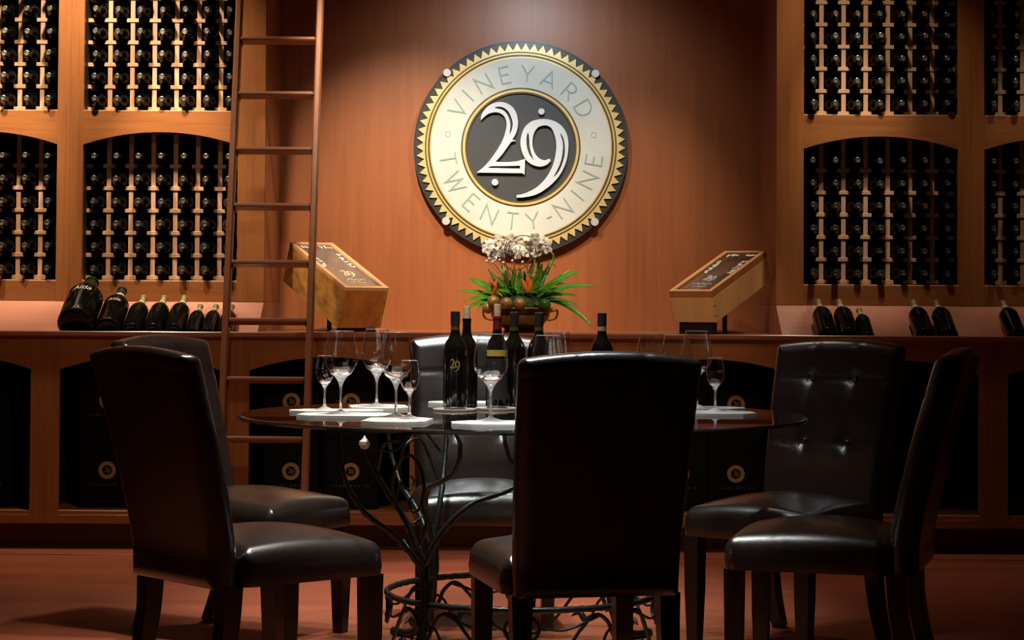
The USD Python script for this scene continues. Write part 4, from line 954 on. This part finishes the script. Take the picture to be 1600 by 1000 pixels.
# ------------------------------------------------------------------ wine glasses
def wine_glass(name, label, loc, H, shape, zin, foot, group):
    """shape: outer profile from the top of the stem to the rim. Above zin the wall is a thin sheet; below it the pulled stem is solid."""
    t = thing(name, label, 'wine glass', loc, group=group)
    out = spline(shape, 44)
    k = int(np.argmin(np.abs(out[:, 1] - zin)))
    add('bowl', lathe([tuple(q) for q in out[k:]], 56), M['thin_glass'], t, smooth=60)
    add('rim', tube([(out[-1][0] * math.cos(a), out[-1][0] * math.sin(a), out[-1][1]) for a in np.linspace(0, 2 * PI, 56, endpoint=False)], 0.0007, 6, closed=True), M['glass'], t, smooth=60)
    rk, zk = out[k]
    dish = [(rk * math.cos(q), zk - 0.55 * rk * math.sin(q)) for q in np.linspace(0.0, PI / 2, 7)]
    dish[-1] = (0, dish[-1][1])
    z0 = shape[0][1]
    stem = [(0, 0.006), (0.0062, 0.0105), (0.0044, 0.018), (0.0035, 0.034), (0.0033, z0 * 0.6), (0.0036, z0 * 0.86)]
    add('stem', lathe(stem + [tuple(q) for q in out[:k + 1]] + [tuple(q) for q in dish[1:]], 32), M['glass'], t, smooth=60)
    add('foot', lathe([(foot, 0.0006), (foot * 0.97, 0.0016), (foot * 0.6, 0.0045), (foot * 0.25, 0.0092), (0.0056, 0.0112)], 44), M['foot_glass'], t, smooth=60)
    return t
BIG_SHAPE = [(0.0040, 0.076), (0.0058, 0.086), (0.0105, 0.098), (0.0205, 0.112), (0.0345, 0.127), (0.0455, 0.143), (0.0497, 0.160), (0.0485, 0.180), (0.0430, 0.213), (0.0365, 0.247)]
SMALL_SHAPE = [(0.0038, 0.062), (0.0060, 0.070), (0.0120, 0.079), (0.0210, 0.091), (0.0272, 0.106), (0.0287, 0.120), (0.0268, 0.142), (0.0228, 0.167)]
big0 = small0 = None
BIG = [(-0.537, 6.555, 'tall wine glass on the leftmost white board', 1), (-0.458, 7.00, 'tall wine glass on the back left board, third bowl from the left', 1), (-0.362, 6.40, 'tall wine glass next to a small glass, just left of the far chair', 1),
       (-0.082, 6.215, 'tall wine glass standing alone in the middle, in front of the red-necked bottle', 1), (0.572, 7.035, 'tall wine glass right of the near chair back, behind a small glass', 1),
       (0.425, 7.02, 'tall wine glass rising behind the right half of the near chair back', 0), (0.485, 6.74, 'tall wine glass close to the right corner of the near chair back', 0),
       (0.130, 7.30, 'tall wine glass behind the chair back, farther of the pair in the middle', 0), (0.085, 6.52, 'tall wine glass behind the chair back, nearer of the pair in the middle', 0)]
for x, y, lab, on in BIG:
    loc = (x, y, ZG if on else TZ + 0.0005)
    if big0 is None: big0 = wine_glass('wine_glass', lab, loc, 0.247, BIG_SHAPE, 0.129, 0.040, 'tall wine glasses')
    else: dup(big0, lab, loc)
for x, y, lab in ((-0.605, 6.775, 'small wine glass at the far left of the glasses'), (-0.318, 6.315, 'small wine glass in front of the far chair, right of a tall one'), (0.612, 6.81, 'small wine glass on the right-hand front board')):
    if small0 is None: small0 = wine_glass('small_wine_glass', lab, (x, y, ZG), 0.167, SMALL_SHAPE, 0.089, 0.030, 'small wine glasses')
    else: dup(small0, lab, (x, y, ZG))

# ------------------------------------------------------------------ bottles and coasters on the table
def coaster(x, y, lab):
    t = thing('coaster', lab, 'coaster', (x, y, TZ + 0.0004), group='silver coasters')
    add('plate', lathe([(0, 0), (0.060, 0), (0.068, 0.003), (0.070, 0.006), (0.0672, 0.0066), (0.064, 0.0042), (0, 0.0036)], 48), M['silver'], t)
coaster(-0.205, 6.925, 'silver coaster under the dark bottle marked 29')
coaster(-0.072, 7.000, 'silver coaster under the bottle with the red neck')
def table_bottle(label, x, y, z, top, r=0.0375, mark=None):
    t = thing('table_bottle', label, 'wine bottle', (x, y, z))
    add('body', lathe([(0, 0.002), (0.030, 0), (r - 0.0015, 0.003), (r, 0.010), (r, 0.186), (r * 0.96, 0.198), (r * 0.80, 0.214), (0.0205, 0.228), (0.0158, 0.240), (0.0142, 0.252)], 40), M['bottle'], t, smooth=50)
    up_m = 'neck_amber' if top == 'capsule' else 'bottle'
    nk = add('neck', lathe([(0.0142, 0.252), (0.0136, 0.265), (0.0134, 0.290)] if top != 'band' else [(0.0142, 0.252), (0.0136, 0.265)], 24), M[up_m], t, smooth=50)
    if top in ('capsule', 'band'):
        add('capsule', lathe([(0.0136, 0.268), (0.0150, 0.268), (0.0150, 0.307), (0.0138, 0.311), (0, 0.311)], 28), M['capsule'], t, label='short black capsule')
        add('capsule_top', lathe([(0.0140, 0.3112), (0.012, 0.3118), (0, 0.3118)], 24), M['foil_grey'], t)
    if top == 'band': add('neck_band', lathe([(0.0140, 0.253), (0.0146, 0.253), (0.0146, 0.2675), (0.0136, 0.268)], 28), M['tan_band'], t, label='tan paper band below the capsule')
    if top == 'cork':
        add('lip', lathe([(0.0134, 0.279), (0.0150, 0.280), (0.0150, 0.289), (0.0135, 0.291), (0.0095, 0.291), (0.0095, 0.27)], 24), M['bottle'], t)
        add('cork', lathe([(0.0098, 0.272), (0.0112, 0.292), (0.0114, 0.328), (0.0106, 0.330), (0, 0.330)], 24), M['cork'], t, label='tan cork standing out of the neck')
    if top == 'red':
        add('foil', lathe([(0.0146, 0.252), (0.0140, 0.262), (0.0138, 0.286), (0.0150, 0.287), (0.0150, 0.294), (0.0140, 0.296)], 24), M['red_foil'], t, label='dark red neck foil')
        add('cork', lathe([(0.0098, 0.280), (0.0112, 0.296), (0.0114, 0.333), (0.0106, 0.335), (0, 0.335)], 24), M['cork'], t, label='tan cork standing out of the neck')
        a = np.linspace(-1.15, 1.15, 25) - PI / 2
        def patch(z0, z1, rr, mt, lb):
            V = [(rr * math.cos(q), rr * math.sin(q), z) for z in (z0, z1) for q in a]; n = len(a)
            F = [f for i in range(n - 1) for f in ((i, i + 1, n + i + 1), (i, n + i + 1, n + i))]
            add('label', trimesh.Trimesh(np.array(V), np.array(F), process=False), M[mt], t, smooth=True, label=lb)
        patch(0.168, 0.188, r + 0.0004, 'label_yellow', 'yellow paper label near the shoulder')
        patch(0.030, 0.160, r + 0.0004, 'label_black', 'black label')
    if mark == '29':
        g = fine(extr(affinity.scale(SMALL29, 0.00023, 0.00027, origin=(0, 0)), 0.0004), 0.004)
        g = wrap(g, r + 0.0004); v = g.vertices; g.vertices = np.stack([v[:, 0], -v[:, 2], v[:, 1] + 0.142], 1); add('numeral', g, M['print_gold'], t, smooth=False, label='gold 29 printed on the bottle')
    return t
ZT = TZ + 0.0005
table_bottle('dark wine bottle with a gold 29, leftmost bottle on the table', -0.205, 6.925, TZ + 0.0042, 'capsule', mark='29')
table_bottle('dark green bottle with a tan cork, partly behind the bottle marked 29', -0.172, 7.075, ZT, 'cork', r=0.036)
table_bottle('dark bottle with red neck foil, cork and yellow label', -0.072, 7.000, TZ + 0.0042, 'red', r=0.036)
table_bottle('black-capped dark bottle just right of the red-necked bottle', -0.018, 7.115, ZT, 'capsule')
table_bottle('black-capped dark bottle in the middle behind the near chair back', 0.063, 7.115, ZT, 'capsule')
table_bottle('dark bottle with tan neck band rising alone behind the near chair', 0.267, 7.075, ZT, 'band')
